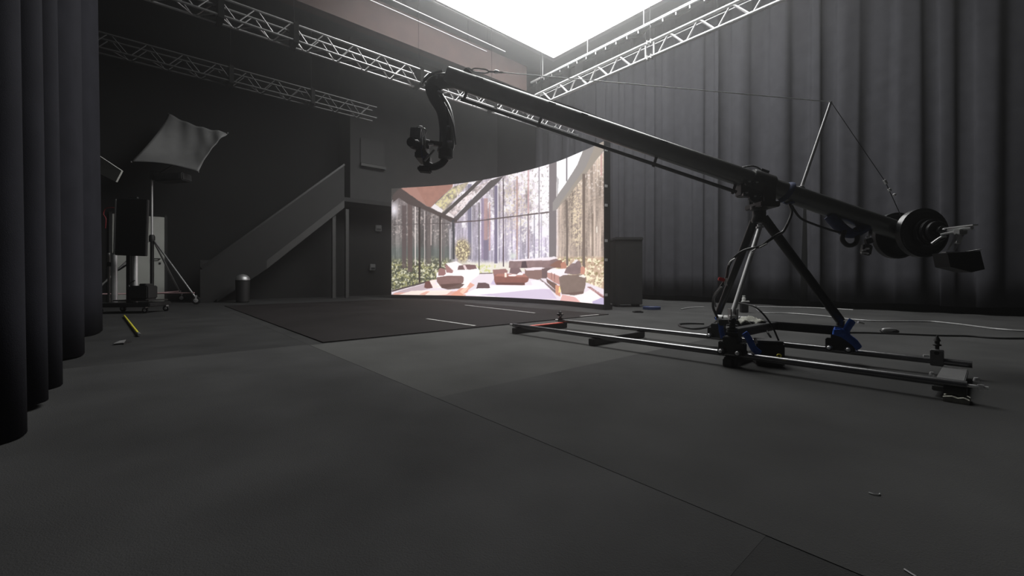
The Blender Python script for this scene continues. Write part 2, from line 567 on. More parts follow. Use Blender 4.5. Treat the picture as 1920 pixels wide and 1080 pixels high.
# ---- the picture shown on the wall, drawn on a grid of picture coordinates
NX, NY = 796, 520
gx = np.linspace(734, 1132, NX)[None, :].repeat(NY, 0)
GX1 = gx[0].copy()
gt = np.linspace(0, 1, NY)[:, None].repeat(NX, 1)
xs_f = 960 + FPX * fx / fy
def top_y(x):
    return HOR - (LZ1 - CAM_H) * FPX / np.interp(x, xs_f, fy)
def bot_y(x):
    return HOR + (CAM_H - LZ0) * FPX / np.interp(x, xs_f, fy)
gy = top_y(gx) + gt * (bot_y(gx) - top_y(gx))       # picture row of every grid point
img = np.zeros((NY, NX, 3))

def vnoise(x, y, seed):
    r = np.random.default_rng(seed)
    T = r.random((256, 256))
    x0 = np.floor(x).astype(int); y0 = np.floor(y).astype(int)
    u = x - x0; v = y - y0
    u = u * u * (3 - 2 * u); v = v * v * (3 - 2 * v)
    g = lambda i, j: T[j % 256, i % 256]
    return (g(x0, y0) * (1 - u) + g(x0 + 1, y0) * u) * (1 - v) + (g(x0, y0 + 1) * (1 - u) + g(x0 + 1, y0 + 1) * u) * v
def fbm(sx, sy, seed, o=4):
    s = 0; w = 0
    for k in range(o):
        s = s + vnoise(gx / sx * 2 ** k, gy / sy * 2 ** k, seed + k) * 0.6 ** k; w += 0.6 ** k
    return s / w
def smooth(e0, e1, v):
    t = np.clip((v - e0) / (e1 - e0), 0, 1)
    return t * t * (3 - 2 * t)
def mask(poly):
    P = []
    for i in range(len(poly)):
        a, b = poly[i], poly[(i + 1) % len(poly)]
        for k in range(6):
            P.append((a[0] + (b[0] - a[0]) * k / 6, a[1] + (b[1] - a[1]) * k / 6))
    inside = np.zeros((NY, NX), bool)
    n = len(P)
    for i in range(n):
        x0, y0 = P[i]; x1, y1 = P[(i + 1) % n]
        if x0 == x1: continue
        i0, i1 = np.searchsorted(GX1, (min(x0, x1), max(x0, x1)))
        if i1 > i0:
            s = slice(i0, i1)
            inside[:, s] ^= gy[:, s] < (y0 + (GX1[s] - x0) * (y1 - y0) / (x1 - x0))[None]
    return inside
def blend(m, col, al=1.0):
    global img
    m = (m * al)[..., None] if not np.isscalar(al) or True else m
    img = img * (1 - m) + np.array(col, float) * m
def poly(pts, col, al=1.0, tex=0.0):
    xs_ = [q[0] for q in pts]
    i0 = max(0, np.searchsorted(GX1, min(xs_)) - 1); i1 = min(NX, np.searchsorted(GX1, max(xs_)) + 1)
    s = slice(i0, i1)
    m = (mask(pts)[:, s] * al)[..., None]
    c = np.array(col, float)
    if tex:
        c = c[None, None, :] * (1 + tex * (TEX[:, s, None] - 0.5))
    img[:, s] = img[:, s] * (1 - m) + c * m
def line(pts, w, col, al=1.0):
    for (x0, y0), (x1, y1) in zip(pts[:-1], pts[1:]):
        dx, dy = x1 - x0, y1 - y0; L = math.hypot(dx, dy); nx_, ny_ = -dy / L * w / 2, dx / L * w / 2
        poly([(x0 + nx_, y0 + ny_), (x1 + nx_, y1 + ny_), (x1 - nx_, y1 - ny_), (x0 - nx_, y0 - ny_)], col, al)
TEX = fbm(7, 7, 3)
# --- forest behind the glass
st = fbm(5, 90, 20, 4)            # vertical streaks
st2 = fbm(2.2, 60, 30, 3)
leaf = fbm(3.2, 3.6, 40, 4)
fleaf = fbm(1.7, 2.0, 45, 3)
leaf2 = fbm(11, 15, 50, 5)
right = smooth(1035, 1050, gx); left = 1 - smooth(835, 858, gx); mid = (1 - right) * (1 - left)
h = (gy - 330) / 180.0            # 0 high, 1 near the ground
basel = np.stack([124 - 22 * h, 113 - 12 * h, 114 - 16 * h], -1)
wx = np.clip((gx - 850) / 150, 0, 1)
basem = np.stack([166 - 14 * h + 34 * wx, 156 - 10 * h + 32 * wx, 164 - 2 * h + 34 * wx], -1)
baser = np.stack([166 + 2 * h, 150 + 2 * h, 139 + 4 * h], -1)
img[:] = basel * left[..., None] + basem * mid[..., None] + baser * right[..., None]
img *= (0.60 + 0.86 * st)[..., None]
img *= (0.72 + 0.40 * st2 + 0.22 * fleaf)[..., None]
# sky glare between the crowns of the middle window
sky = smooth(0.47, 0.60, leaf2 * 0.55 + leaf * 0.3 + fleaf * 0.15 + 0.16 * smooth(970, 1020, gx) - 0.10 * smooth(370, 470, gy)) * mid
blend(sky, (252, 248, 252), 0.92)
blend(smooth(985, 1025, gx) * mid * (1 - smooth(400, 425, gy)), (255, 252, 255), 0.7)
# dark little leaves
blend(smooth(0.56, 0.66, leaf * 0.6 + fleaf * 0.4) * mid * (1 - smooth(400, 440, gy)), (126, 116, 114), 0.6)
# warm sunlit crown in the middle
crown = np.exp(-(((gx - 970) / 26) ** 2 + ((gy - 385) / 42) ** 2))
crown = np.exp(-(((gx - 968) / 30) ** 2 + ((gy - 385) / 55) ** 2))
blend(crown * smooth(0.50, 0.60, leaf * 0.5 + fleaf * 0.5), (238, 222, 196), 0.8)
blend(crown * smooth(0.46, 0.38, leaf * 0.6 + leaf2 * 0.4), (158, 140, 126), 0.65)
# sky holes of the left window
blend(np.exp(-(((gx - 739) / 7) ** 2 + ((gy - 393) / 13) ** 2)), (245, 240, 248), 0.95)
blend(left * smooth(0.60, 0.68, leaf) * (1 - smooth(430, 470, gy)), (215, 200, 196), 0.6)
blend(left * smooth(0.66, 0.74, st2 * 0.6 + leaf * 0.4), (228, 214, 210), 0.6)
# greenery low outside
low = smooth(478, 500, gy + 6 * leaf2)
blend(left * low, (82, 84, 66), 0.8)
blend(left * low * smooth(0.50, 0.62, leaf), (176, 172, 122), 0.8)
blend(left * low * smooth(0.56, 0.66, fbm(2.4, 2.6, 60, 3)), (238, 234, 208), 0.85)
blend(left * smooth(455, 470, gy) * (1 - low), (96, 108, 104), 0.5)
blend(mid * smooth(486, 496, gy), (244, 238, 224), 0.9)
blend(mid * smooth(494, 500, gy) * smooth(0.45, 0.6, leaf) * (1 - smooth(925, 940, gx)), (200, 204, 110), 0.7)
# right window: golden foliage and sunlit ground
gold = np.exp(-(((gx - 1082) / 11) ** 2)) * smooth(330, 350, gy) * (1 - smooth(450, 480, gy))
blend(gold * smooth(0.46, 0.58, leaf * .5 + fleaf * .5), (250, 230, 196), 0.9)
blend(right * smooth(0.56, 0.66, fleaf) * (1 - smooth(470, 480, gy)), (196, 180, 166), 0.5)
blend(right * smooth(0.60, 0.70, leaf) * (1 - smooth(340, 380, gy)), (240, 228, 222), 0.85)
blend(right * smooth(0.70, 0.78, st2), (238, 222, 200), 0.5)
lowr = right * smooth(478, 486, gy)
blend(lowr, (206, 176, 150), 0.8)
blend(lowr * smooth(0.48, 0.60, leaf), (255, 244, 214), 0.95)
blend(lowr * smooth(0.60, 0.68, fbm(5, 4, 70, 3)), (120, 112, 70), 0.6)
# tree trunks
for x, w, y0, y1, c, al in [
    (758, 8, 385, 503, (96, 84, 84), 0.85), (769, 9, 372, 510, (100, 86, 84), 0.9), (779, 2, 383, 498, (238, 226, 222), 0.9),
    (800, 3, 395, 500, (92, 84, 84), 0.7), (796, 1.6, 396, 498, (234, 220, 218), 0.85), (805, 7, 402, 495, (104, 94, 92), 0.7), (808, 1.4, 410, 460, (226, 208, 204), 0.7),
    (827.5, 1.6, 412, 490, (224, 210, 206), 0.8), (832, 3, 412, 486, (120, 110, 110), 0.7), (844, 2, 430, 486, (224, 220, 226), 0.8),
    (881, 8, 345, 486, (122, 118, 138), 0.85), (884.6, 1.6, 345, 486, (240, 234, 240), 0.9), (905, 5, 372, 486, (148, 132, 158), 0.8), (911, 7, 372, 486, (176, 138, 134), 0.75),
    (911, 9, 450, 488, (122, 116, 140), 0.8), (930, 6.5, 348, 494, (122, 114, 136), 0.95), (933.6, 1.6, 345, 494, (250, 244, 250), 0.95), (918, 3, 380, 470, (190, 140, 134), 0.6),
    (969.5, 2.6, 330, 488, (172, 132, 122), 0.7), (991, 3.5, 318, 486, (196, 150, 152), 0.6), (990, 3, 400, 488, (112, 108, 118), 0.7), (1002, 2.5, 400, 486, (128, 124, 140), 0.6),
    (1015, 2.0, 400, 486, (140, 134, 152), 0.6), (976, 2, 400, 488, (134, 128, 142), 0.5), (960, 2, 410, 488, (150, 142, 156), 0.5), (948, 2, 410, 488, (150, 142, 156), 0.5),
    (1111, 3, 400, 480, (118, 104, 92), 0.6), (1127, 3, 285, 330, (206, 160, 158), 0.7), (1119, 1.4, 425, 436, (255, 248, 236), 0.9)]:
    line([(x, y0), (x, y1)], w, c, al)
# shrub beside the corner post
bush = np.exp(-np.maximum(0, ((gx - 867) / 16) ** 2 + ((gy - 470) / 24) ** 2 - 0.55) * 3)
blend(bush * 0.9, (128, 112, 86), 0.9)
blend(bush * smooth(0.48, 0.60, fbm(1.6, 2.2, 80, 3)), (242, 228, 184), 0.95)
blend(np.exp(-(((gx - 962) / 7) ** 2 + ((gy - 480) / 6) ** 2)) * (gy < 486), (226, 232, 220), 0.8)
# --- the room's floor
poly([(730, 545), (802, 528), (850, 516), (1020, 507), (1100, 530), (1140, 545), (1140, 580), (730, 580)], (240, 228, 236))
poly([(734, 552), (750, 545), (800, 531), (812, 540), (770, 549), (735, 554)], (196, 176, 182), 0.95)
poly([(734, 556), (740, 549), (845, 546), (878, 545), (870, 560)], (226, 172, 158), 0.9)
poly([(738, 556), (772, 545), (848, 544), (838, 552), (800, 556)], (255, 240, 230), 0.9)
poly([(786, 552), (800, 546), (806, 546), (796, 554)], (222, 150, 130), 0.6)
poly([(836, 560), (868, 537), (882, 530), (890, 534), (872, 549), (862, 560)], (232, 164, 140), 0.85)
poly([(862, 547), (872, 538), (880, 538), (868, 552)], (255, 226, 206), 0.7)
poly([(868, 552), (900, 538), (926, 535), (1000, 535), (1024, 545), (1040, 560), (1000, 562), (920, 556)], (255, 252, 255), 0.95)
poly([(896, 553), (950, 548), (1000, 543), (1030, 541), (1044, 560), (1000, 562), (940, 557)], (214, 198, 222), 0.85)
poly([(920, 533), (926, 523), (942, 530), (936, 535)], (206, 192, 222), 0.8)
poly([(1030, 541), (1020, 530), (1000, 522), (1010, 520), (1042, 545), (1046, 554)], (128, 110, 108), 0.95)
poly([(995, 526), (1012, 524), (1034, 543), (1000, 540)], (255, 248, 255), 0.8)
poly([(1048, 554), (1098, 548), (1110, 540), (1132, 556), (1140, 580), (1060, 570)], (255, 246, 246), 0.97)
poly([(1050, 566), (1054, 552), (1078, 557), (1092, 570)], (226, 168, 162), 0.8)
poly([(1110, 566), (1127, 558), (1140, 560), (1140, 575), (1112, 570)], (196, 184, 216), 0.95)
poly([(1100, 538), (1108, 538), (1134, 556), (1134, 560), (1126, 556), (1106, 541)], (150, 104, 104), 0.95)
line([(1107, 540), (1131, 555)], 1.2, (232, 190, 190), 0.9)
# --- roof lights, beams and mullions
poly([(725, 340), (752, 353), (862, 350), (862, 420), (734, 376)], (84, 76, 74), 0.0)
m_up = mask([(730, 345), (900, 330), (852, 414), (746, 368), (734, 378), (728, 378)])
poly([(728, 345), (760, 345), (738, 372), (734, 378), (728, 380)], (70, 68, 66))
poly([(752, 353), (850, 344), (848, 351), (818, 378), (808, 389), (800, 386), (754, 356)], (166, 124, 112), 1.0, 0.12)
poly([(752, 353), (780, 350), (800, 386), (754, 356)], (178, 138, 128), 0.6)
poly([(808, 389), (850, 350), (880, 340), (872, 352), (830, 398), (828, 400)], (178, 166, 148), 1.0, 0.9)
gl = mask([(814, 384), (850, 352), (872, 345), (840, 382), (832, 392)])
blend(gl * smooth(0.46, 0.58, leaf), (226, 216, 164), 0.85)
poly([(808, 389), (815, 382), (831, 394), (828, 400)], (238, 230, 232))
poly([(834, 404), (890, 352), (922, 336), (916, 340), (856, 402), (848, 411)], (198, 184, 184), 1.0, 1.0)
gl = mask([(836, 402), (895, 348), (922, 336), (856, 400)])
blend(gl * smooth(0.48, 0.58, leaf), (246, 236, 238), 0.85)
line([(858, 362), (858, 392)], 2, (244, 232, 232), 0.8)
poly([(834, 404), (842, 398), (852, 406), (849, 412)], (236, 226, 226))
poly([(828, 401), (874, 359), (893, 340), (908, 335), (880, 362), (834, 404)], (84, 78, 76))
poly([(848, 412), (920, 338), (944, 330), (936, 340), (880, 391), (857, 414)], (92, 86, 86))
poly([(736, 366), (748, 354), (752, 353), (800, 387), (857, 412), (857, 418), (845, 416), (800, 395), (764, 382), (748, 371), (737, 379)], (86, 76, 74))
line([(734, 421), (845, 419)], 1.8, (96, 88, 88), 0.8)
line([(786.5, 388), (786.5, 530)], 3.2, (62, 54, 52))
line([(825, 404), (825, 503)], 3.6, (70, 62, 60))
line([(850, 412), (850.5, 486)], 5.0, (70, 70, 74), 0.95)
line([(734, 546), (802, 528)], 3, (74, 64, 60), 0.9)
line([(850, 417), (896, 414), (945, 408), (1029, 398)], 2.6, (98, 86, 86))
line([(898.5, 380), (898.5, 514)], 1.6, (78, 74, 74))
line([(943.5, 334), (944, 500)], 1.9, (88, 74, 82))
line([(1010.5, 310), (1010.5, 486)], 2.0, (136, 126, 134), 0.9)
line([(898, 513), (924, 512)], 1.6, (110, 96, 90))
# big post and the sloping beam at the right
poly([(1029.5, 300), (1043.5, 300), (1043, 486), (1029, 486)], (128, 120, 122))
poly([(1043.5, 300), (1093, 280), (1091, 295), (1076, 325), (1043.5, 367)], (255, 253, 255))
poly([(1044, 330), (1048, 336), (1046, 366), (1044, 366)], (150, 146, 146), 0.6)
line([(1062.5, 292), (1062.5, 340)], 2.4, (120, 114, 118))
poly([(1093, 283), (1118, 268), (1136, 262), (1136, 278), (1110, 310), (1070, 362), (1043, 394), (1036, 396), (1036, 380), (1058, 348), (1082, 310)], (152, 146, 144))
poly([(1118, 268), (1136, 262), (1134, 278), (1110, 312), (1068, 364), (1043, 394), (1052, 378), (1098, 314)], (164, 152, 138), 0.7)
line([(1062.5, 376), (1063.5, 498)], 4.0, (118, 106, 100))
line([(1094.5, 326), (1094.5, 502)], 5.0, (120, 106, 98))
line([(1096, 380), (1131, 370)], 2, (150, 136, 124), 0.6)
# --- seats and low tables
poly([(818, 514), (822, 509), (834, 507), (845, 503), (862, 503), (880, 505), (893, 500), (900, 508), (898, 516), (885, 525), (874, 540), (845, 541), (820, 540)], (255, 250, 250))
poly([(822, 517), (822, 505), (826, 502), (834, 504), (836, 513), (832, 517)], (156, 116, 114))
poly([(836, 494), (846, 492), (856, 490), (866, 496), (860, 508), (850, 510)], (255, 246, 246))
poly([(834, 495), (842, 500), (850, 508), (848, 512), (837, 511)], (166, 124, 122))
poly([(858, 506), (860, 498), (870, 497), (872, 506)], (120, 94, 94))
poly([(869, 504), (868, 496), (880, 496), (892, 497), (894, 504), (880, 506)], (128, 98, 98))
poly([(868, 497), (872, 497), (876, 504), (871, 505)], (236, 212, 214))
poly([(819, 520), (840, 517), (866, 517.5), (869.5, 520), (869, 530), (862, 533), (835, 541), (828, 540), (819, 528)], (138, 108, 104), 1.0, 0.15)
poly([(826, 533), (862, 531), (871, 533), (862, 541), (840, 543), (828, 540)], (98, 74, 68), 0.9)
poly([(795, 539), (797, 529), (806, 526), (812, 528), (811, 540), (800, 541)], (118, 80, 76))
poly([(805, 526), (816, 524), (818, 530), (812, 532), (822, 535), (826, 537), (815, 541), (811, 538)], (255, 236, 232))
poly([(893, 541), (896, 530.5), (910, 530), (917, 533), (919, 540.5)], (104, 82, 82))
# table in the middle
poly([(924, 506), (948, 504), (952, 508), (950, 516), (925, 516)], (156, 116, 112))
poly([(926, 516), (933, 514), (986, 513), (992, 520), (990, 528), (984, 531), (984, 535), (930, 534), (927, 528)], (144, 96, 86), 1.0, 0.1)
poly([(928, 518), (933, 513), (985, 513), (990, 520)], (178, 124, 112))
poly([(930, 530), (984, 530), (983, 534.5), (931, 534)], (110, 76, 70))
poly([(946, 511), (950, 511), (950, 520), (946, 520)], (255, 238, 224))
poly([(952, 516), (962, 513.5), (972, 515), (966, 518), (955, 518)], (250, 240, 240))
poly([(955, 512), (957, 502), (972, 502), (975, 504), (980, 513), (968, 514)], (128, 104, 106))
poly([(969, 514), (975, 510), (981, 512), (980, 516), (971, 516)], (250, 244, 246))
# long sofa
poly([(955, 488), (990, 486), (1020, 485), (1040, 484), (1052, 489), (1048, 502), (1020, 504), (954, 502)], (142, 118, 118), 1.0, 0.25)
poly([(954, 488), (990, 485), (1020, 483), (1040, 481), (1046, 484), (1030, 488), (990, 488.5), (956, 489.5)], (255, 244, 250), 0.9)
poly([(977, 502), (979, 490), (986, 489), (989, 502)], (88, 72, 76))
poly([(984, 504), (1000, 501), (1018, 502), (1027, 505), (1026, 520), (1005, 524), (992, 522), (984, 514)], (142, 114, 108))
poly([(984, 504), (1000, 501), (1016, 501), (1026, 504), (1010, 506.5), (986, 507)], (246, 232, 238))
poly([(1016, 504), (1030, 502), (1040, 504), (1028, 510), (1025, 522), (1016, 522)], (116, 96, 96))
poly([(1030, 498), (1042, 490), (1052, 487), (1056, 494), (1054, 503), (1044, 502)], (142, 104, 92))
poly([(1051, 494), (1058, 490), (1062, 496), (1062, 503), (1052, 504)], (190, 134, 116))
poly([(1026, 508), (1034, 504), (1060, 504), (1072, 512), (1062, 516), (1052, 518), (1026, 516)], (252, 242, 246))
poly([(1026, 520), (1026, 511), (1034, 512), (1049, 518), (1049, 534), (1040, 530)], (196, 150, 142))
line([(1034, 511), (1034, 524)], 0.9, (140, 104, 100)); line([(1039.5, 513), (1040, 528)], 0.9, (140, 104, 100))
poly([(1024, 522), (1044, 533), (1044, 546), (1026, 530)], (112, 88, 80), 0.95)
poly([(1041, 534), (1050, 536), (1051, 556), (1042, 552)], (214, 156, 130))
poly([(1048, 538), (1051, 536), (1051.5, 548), (1047, 549)], (255, 226, 160))
poly([(1058, 512), (1062, 502), (1072, 494), (1080, 488), (1088, 490), (1090, 498), (1090, 513), (1075, 515)], (136, 116, 116), 1.0, 0.2)
poly([(1072, 494), (1080, 486), (1084, 488), (1078, 494)], (246, 236, 238), 0.9)
poly([(1088, 513), (1089, 501), (1094, 499), (1097, 503), (1096, 515)], (204, 148, 130))
poly([(1048, 520), (1056, 516), (1092, 515), (1099, 520), (1098, 534), (1094, 550), (1076, 553), (1053, 551), (1050, 537)], (134, 116, 108), 1.0, 0.12)
poly([(1084, 518), (1094, 515), (1099, 519), (1096, 521)], (252, 244, 236))
poly([(1053, 551), (1076, 548), (1094, 546), (1093, 551), (1076, 554)], (112, 90, 84), 0.8)
line([(734, 368), (734, 553)], 1.2, (230, 220, 224), 0.25)
pad = np.pad(img, ((1, 1), (1, 1), (0, 0)), mode='edge')
img = 0.4 * img + 0.15 * (pad[1:-1, :-2] + pad[1:-1, 2:] + pad[:-2, 1:-1] + pad[2:, 1:-1])
img = np.clip(img, 0, 255) / 255.0
lin = np.where(img <= 0.04045, img / 12.92, ((img + 0.055) / 1.055) ** 2.4)

led = thing('led_wall', Vector((fine[60].x, fine[60].y, 0)), 'curved LED wall showing a sunlit living room with forest windows', 'LED wall')
GU, GV = 470, 250
us = np.linspace(0, 1, GU + 1); vs_ = np.linspace(0, 1, GV + 1)
X = np.interp(us * LEN, cum, fx); Y = np.interp(us * LEN, cum, fy)
Z = LZ0 + (LZ1 - LZ0) * vs_
verts = np.stack([np.repeat(X[None], GV + 1, 0), np.repeat(Y[None], GV + 1, 0), np.repeat(Z[:, None], GU + 1, 1)], -1).reshape(-1, 3)
idx = np.arange((GV + 1) * (GU + 1)).reshape(GV + 1, GU + 1)
quads = np.stack([idx[:-1, :-1], idx[:-1, 1:], idx[1:, 1:], idx[1:, :-1]], -1).reshape(-1, 4)
c0 = wloc(led)
me = bpy.data.meshes.new('display')
me.from_pydata((verts - np.array(c0)[None]).tolist(), [], quads.tolist())
pxv = 960 + FPX * X / Y
ci = np.clip(np.round((pxv - 734) / 398 * (NX - 1)).astype(int), 0, NX - 1)
ri = np.clip(np.round((1 - vs_) * (NY - 1)).astype(int), 0, NY - 1)
colr = np.ones(((GV + 1) * (GU + 1), 4), np.float32)
colr[:, :3] = lin[ri][:, ci].reshape(-1, 3)
attr = me.color_attributes.new('picture', 'FLOAT_COLOR', 'POINT')
attr.data.foreach_set('color', colr.ravel())
dm = bpy.data.materials.new('led_picture')
dm.use_nodes = True
nt = dm.node_tree
nt.nodes.remove(nt.nodes['Principled BSDF'])
an = nt.nodes.new('ShaderNodeAttribute'); an.attribute_name = 'picture'
em = nt.nodes.new('ShaderNodeEmission'); em.inputs[1].default_value = SCREEN_GAIN
nt.links.new(an.outputs['Color'], em.inputs[0])
nt.links.new(em.outputs[0], nt.nodes['Material Output'].inputs[0])
me.materials.append(dm)
disp = bpy.data.objects.new('display', me)
COL.objects.link(disp)
disp.parent = led
disp['_wx'], disp['_wy'], disp['_wz'] = c0

def curved_slab(z0, z1, d0, d1, name, m, n=40, ext=0.0):
    vs = []; fs = []
    for i in range(n + 1):
        u = i / n
        x, y = wall_pt(u); nr = wall_nrm(u)
        if ext and i in (0, n):
            t = Vector((nr.y, -nr.x, 0)) * (-ext if i == 0 else ext)
            x += t.x; y += t.y
        for (dd, z) in ((d0, z0), (d1, z0), (d1, z1), (d0, z1)):
            vs.append(Vector((x, y, z)) + nr * dd)
    for i in range(n):
        for k in range(4):
            k2 = (k + 1) % 4
            fs.append((i * 4 + k, i * 4 + k2, i * 4 + 4 + k2, i * 4 + 4 + k))
    fs.append((0, 1, 2, 3)); fs.append(tuple(n * 4 + k for k in (3, 2, 1, 0)))
    return MB().add(vs, fs).build(name, m, led)
curved_slab(LZ0, LZ1, 0.012, 0.09, 'backing', 'black_metal', 120)
curved_slab(0.0, LZ0 - 0.002, -0.01, 0.20, 'plinth', 'black_plastic')
x1, y1 = wall_pt(1.0); n1 = wall_nrm(1.0); t1_ = Vector((n1.y, -n1.x, 0))
e1 = Vector((x1, y1, 0))
ro = Matrix((t1_, n1, Vector((0, 0, 1)))).transposed().to_4x4()
MB().box(e1 + t1_ * 0.022 + n1 * 0.06 + Vector((0, 0, 1.56)), (0.035, 0.12, 3.12), ro).build('side_post', 'black_metal', led)
for z in (2.93, 2.27, 1.92, 1.27, 0.92, 0.28):
    MB().box(e1 + t1_ * 0.046 + n1 * 0.02 + Vector((0, 0, z)), (0.014, 0.06, 0.05), ro, 0.003).build('latch', 'aluminium', led)
# rear support frames of the wall
for u in (0.1, 0.35, 0.6, 0.85):
    x, y = wall_pt(u); nr = wall_nrm(u); p = Vector((x, y, 0))
    s = MB()
    s.beam(p + nr * 0.12 + Vector((0, 0, 0.05)), p + nr * 0.12 + Vector((0, 0, 3.0)), 0.05, 0.05)
    s.beam(p + nr * 0.12 + Vector((0, 0, 2.2)), p + nr * 0.42 + Vector((0, 0, 0.12)), 0.04, 0.04)
    s.build('rear_support', 'black_metal', led)

# =================================================================== STAGE MAT AND FLOOR MARKS
stm = MB().box(W(7.3, 3.45, 0.006), (4.4, 6.4, 0.008), ROOM).build('stage_mat', 'mat_rubber')
tag(stm, 'large black stage mat lying on the floor before the LED wall', 'floor mat')
def tape(p0, p1, label, w=0.035):
    p0 = Vector(p0); p1 = Vector(p1); p0.z = p1.z = 0.0118
    o = MB().beam(p0, p1, w, 0.002).build('floor_tape', 'white_tape')
    tag(o, label, 'tape', 'white tape marks on the stage mat')
tape(fl(872, 573), fl(1003, 588), 'white tape mark on the mat nearest the LED wall')
tape(fl(800, 599), fl(891, 612.5), 'white tape mark reaching the near edge of the stage mat')
tape(fl(1088, 594.5), fl(1122, 591), 'short white tape mark beyond the track end')

# =================================================================== BACK LEFT: STAIRCASE
st_a = 12.25
stair = thing('staircase', W(st_a, 2.6, 0), 'dark grey staircase with solid side panel climbing along the back wall', 'staircase')
sb0, sb1, sz1 = 1.24, 4.30, 2.78
slope = sz1 / (sb1 - sb0)
def side(a, z_off0, z_off1, m, name, th=0.05, bA=sb0, bB=sb1):
    z = lambda b: (b - sb0) * slope
    pts = [W(a, bA, max(0.0, z(bA) + z_off0)), W(a, bB, z(bB) + z_off0), W(a, bB, z(bB) + z_off1), W(a, bA, z(bA) + z_off1)]
    return MB().prism(pts, W(th, 0, 0) - W(0, 0, 0)).build(name, m, stair)
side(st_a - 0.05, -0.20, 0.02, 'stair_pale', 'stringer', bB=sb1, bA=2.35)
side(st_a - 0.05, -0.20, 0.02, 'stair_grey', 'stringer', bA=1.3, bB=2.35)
side(st_a - 0.045, 0.02, 1.02, 'stair_grey', 'side_panel')
MB().box(W(st_a - 0.02, 1.11, 0.50), (0.26, 0.05, 1.0), ROOM).build('newel_panel', 'stair_grey', stair)
side(st_a + 0.95, -0.20, 1.02, 'stair_grey', 'side_panel')
nst = 15
for k in range(nst):
    b = sb0 + (sb1 - sb0) * (k + 0.5) / nst
    MB().box(W(st_a + 0.48, b, sz1 * (k + 1) / nst - 0.02), (0.26, 0.9, 0.04), ROOM).build('tread', 'stair_grey', stair)
MB().beam(W(st_a - 0.03, 1.0, 1.03 + (1.0 - sb0) * slope), W(st_a - 0.03, sb1, 1.03 + sz1), 0.07, 0.05).build('handrail', 'black_metal', stair)
MB().box(W(12.8, 5.2, 2.84), (1.9, 1.0, 0.12), ROOM).build('landing', 'stair_grey', stair)
for b in (4.05, 4.42):
    MB().box(W(st_a + 0.1, b, 1.28), (0.09, 0.09, 2.56), ROOM).build('post', 'stair_pale', stair)

# window unit on the mezzanine wall
win = thing('window_1', W(12.3, 5.1, 4.0), kind='structure')
MB().box(W(12.27, 5.15, 4.33), (0.72, 0.04, 0.72), ROOM).build('pane', 'grey_case', win)
MB().box(W(12.22, 5.15, 3.90), (0.76, 0.12, 0.08), ROOM).build('window_sill', 'stair_pale', win)

def wall_box(px, py, d, sz, label, m='grey_plastic'):
    o = MB()
    c = at(px, py, d)
    o.box(c, sz, ROOM, 0.01)
    r = thing('wall_box', c - Vector((0, 0, sz[2] / 2)), label, 'wall box', 'small boxes fixed under the mezzanine')
    o.build('casing', m, r)
    MB().box(c - (W(1, 0) * (sz[1] / 2 + 0.004)) - Vector((0, 0, sz[2] * 0.2)), (sz[0] * 0.7, 0.012, sz[2] * 0.3), ROOM).build('cover', 'black_plastic', r)
wall_box(709, 428, 13.75, (0.2, 0.1, 0.2), 'upper small pale box on the dark wall left of the LED wall')
wall_box(698, 501, 13.6, (0.17, 0.1, 0.2), 'lower small pale box on the dark wall left of the LED wall')

# bin
bp = fl(455, 567)
bn = thing('waste_bin', bp, 'black round waste bin with shiny domed lid under the stairs', 'bin')
MB().lathe(bp, (0, 0, 1), [(0.12, 0), (0.14, 0.02), (0.15, 0.5), (0.15, 0.53)], 20).build('body', 'black_plastic', bn, True)
MB().lathe(bp + Vector((0, 0, 0.53)), (0, 0, 1), [(0.155, 0), (0.15, 0.04), (0.12, 0.09), (0.07, 0.125), (0.01, 0.14)], 20).build('lid', 'aluminium_dull', bn, True)
# bottle
bo = fl(394, 566.5)
bt = thing('bottle', bo, 'small pale bottle on the floor beside the wheeled stand', 'bottle')
MB().lathe(bo, (0, 0, 1), [(0.03, 0), (0.033, 0.01), (0.033, 0.12), (0.014, 0.16), (0.014, 0.17)], 12).build('body', 'white_pipe', bt, True)
MB().lathe(bo + Vector((0, 0, 0.17)), (0, 0, 1), [(0.017, 0), (0.017, 0.025)], 12).build('cap', 'black_plastic', bt, True)

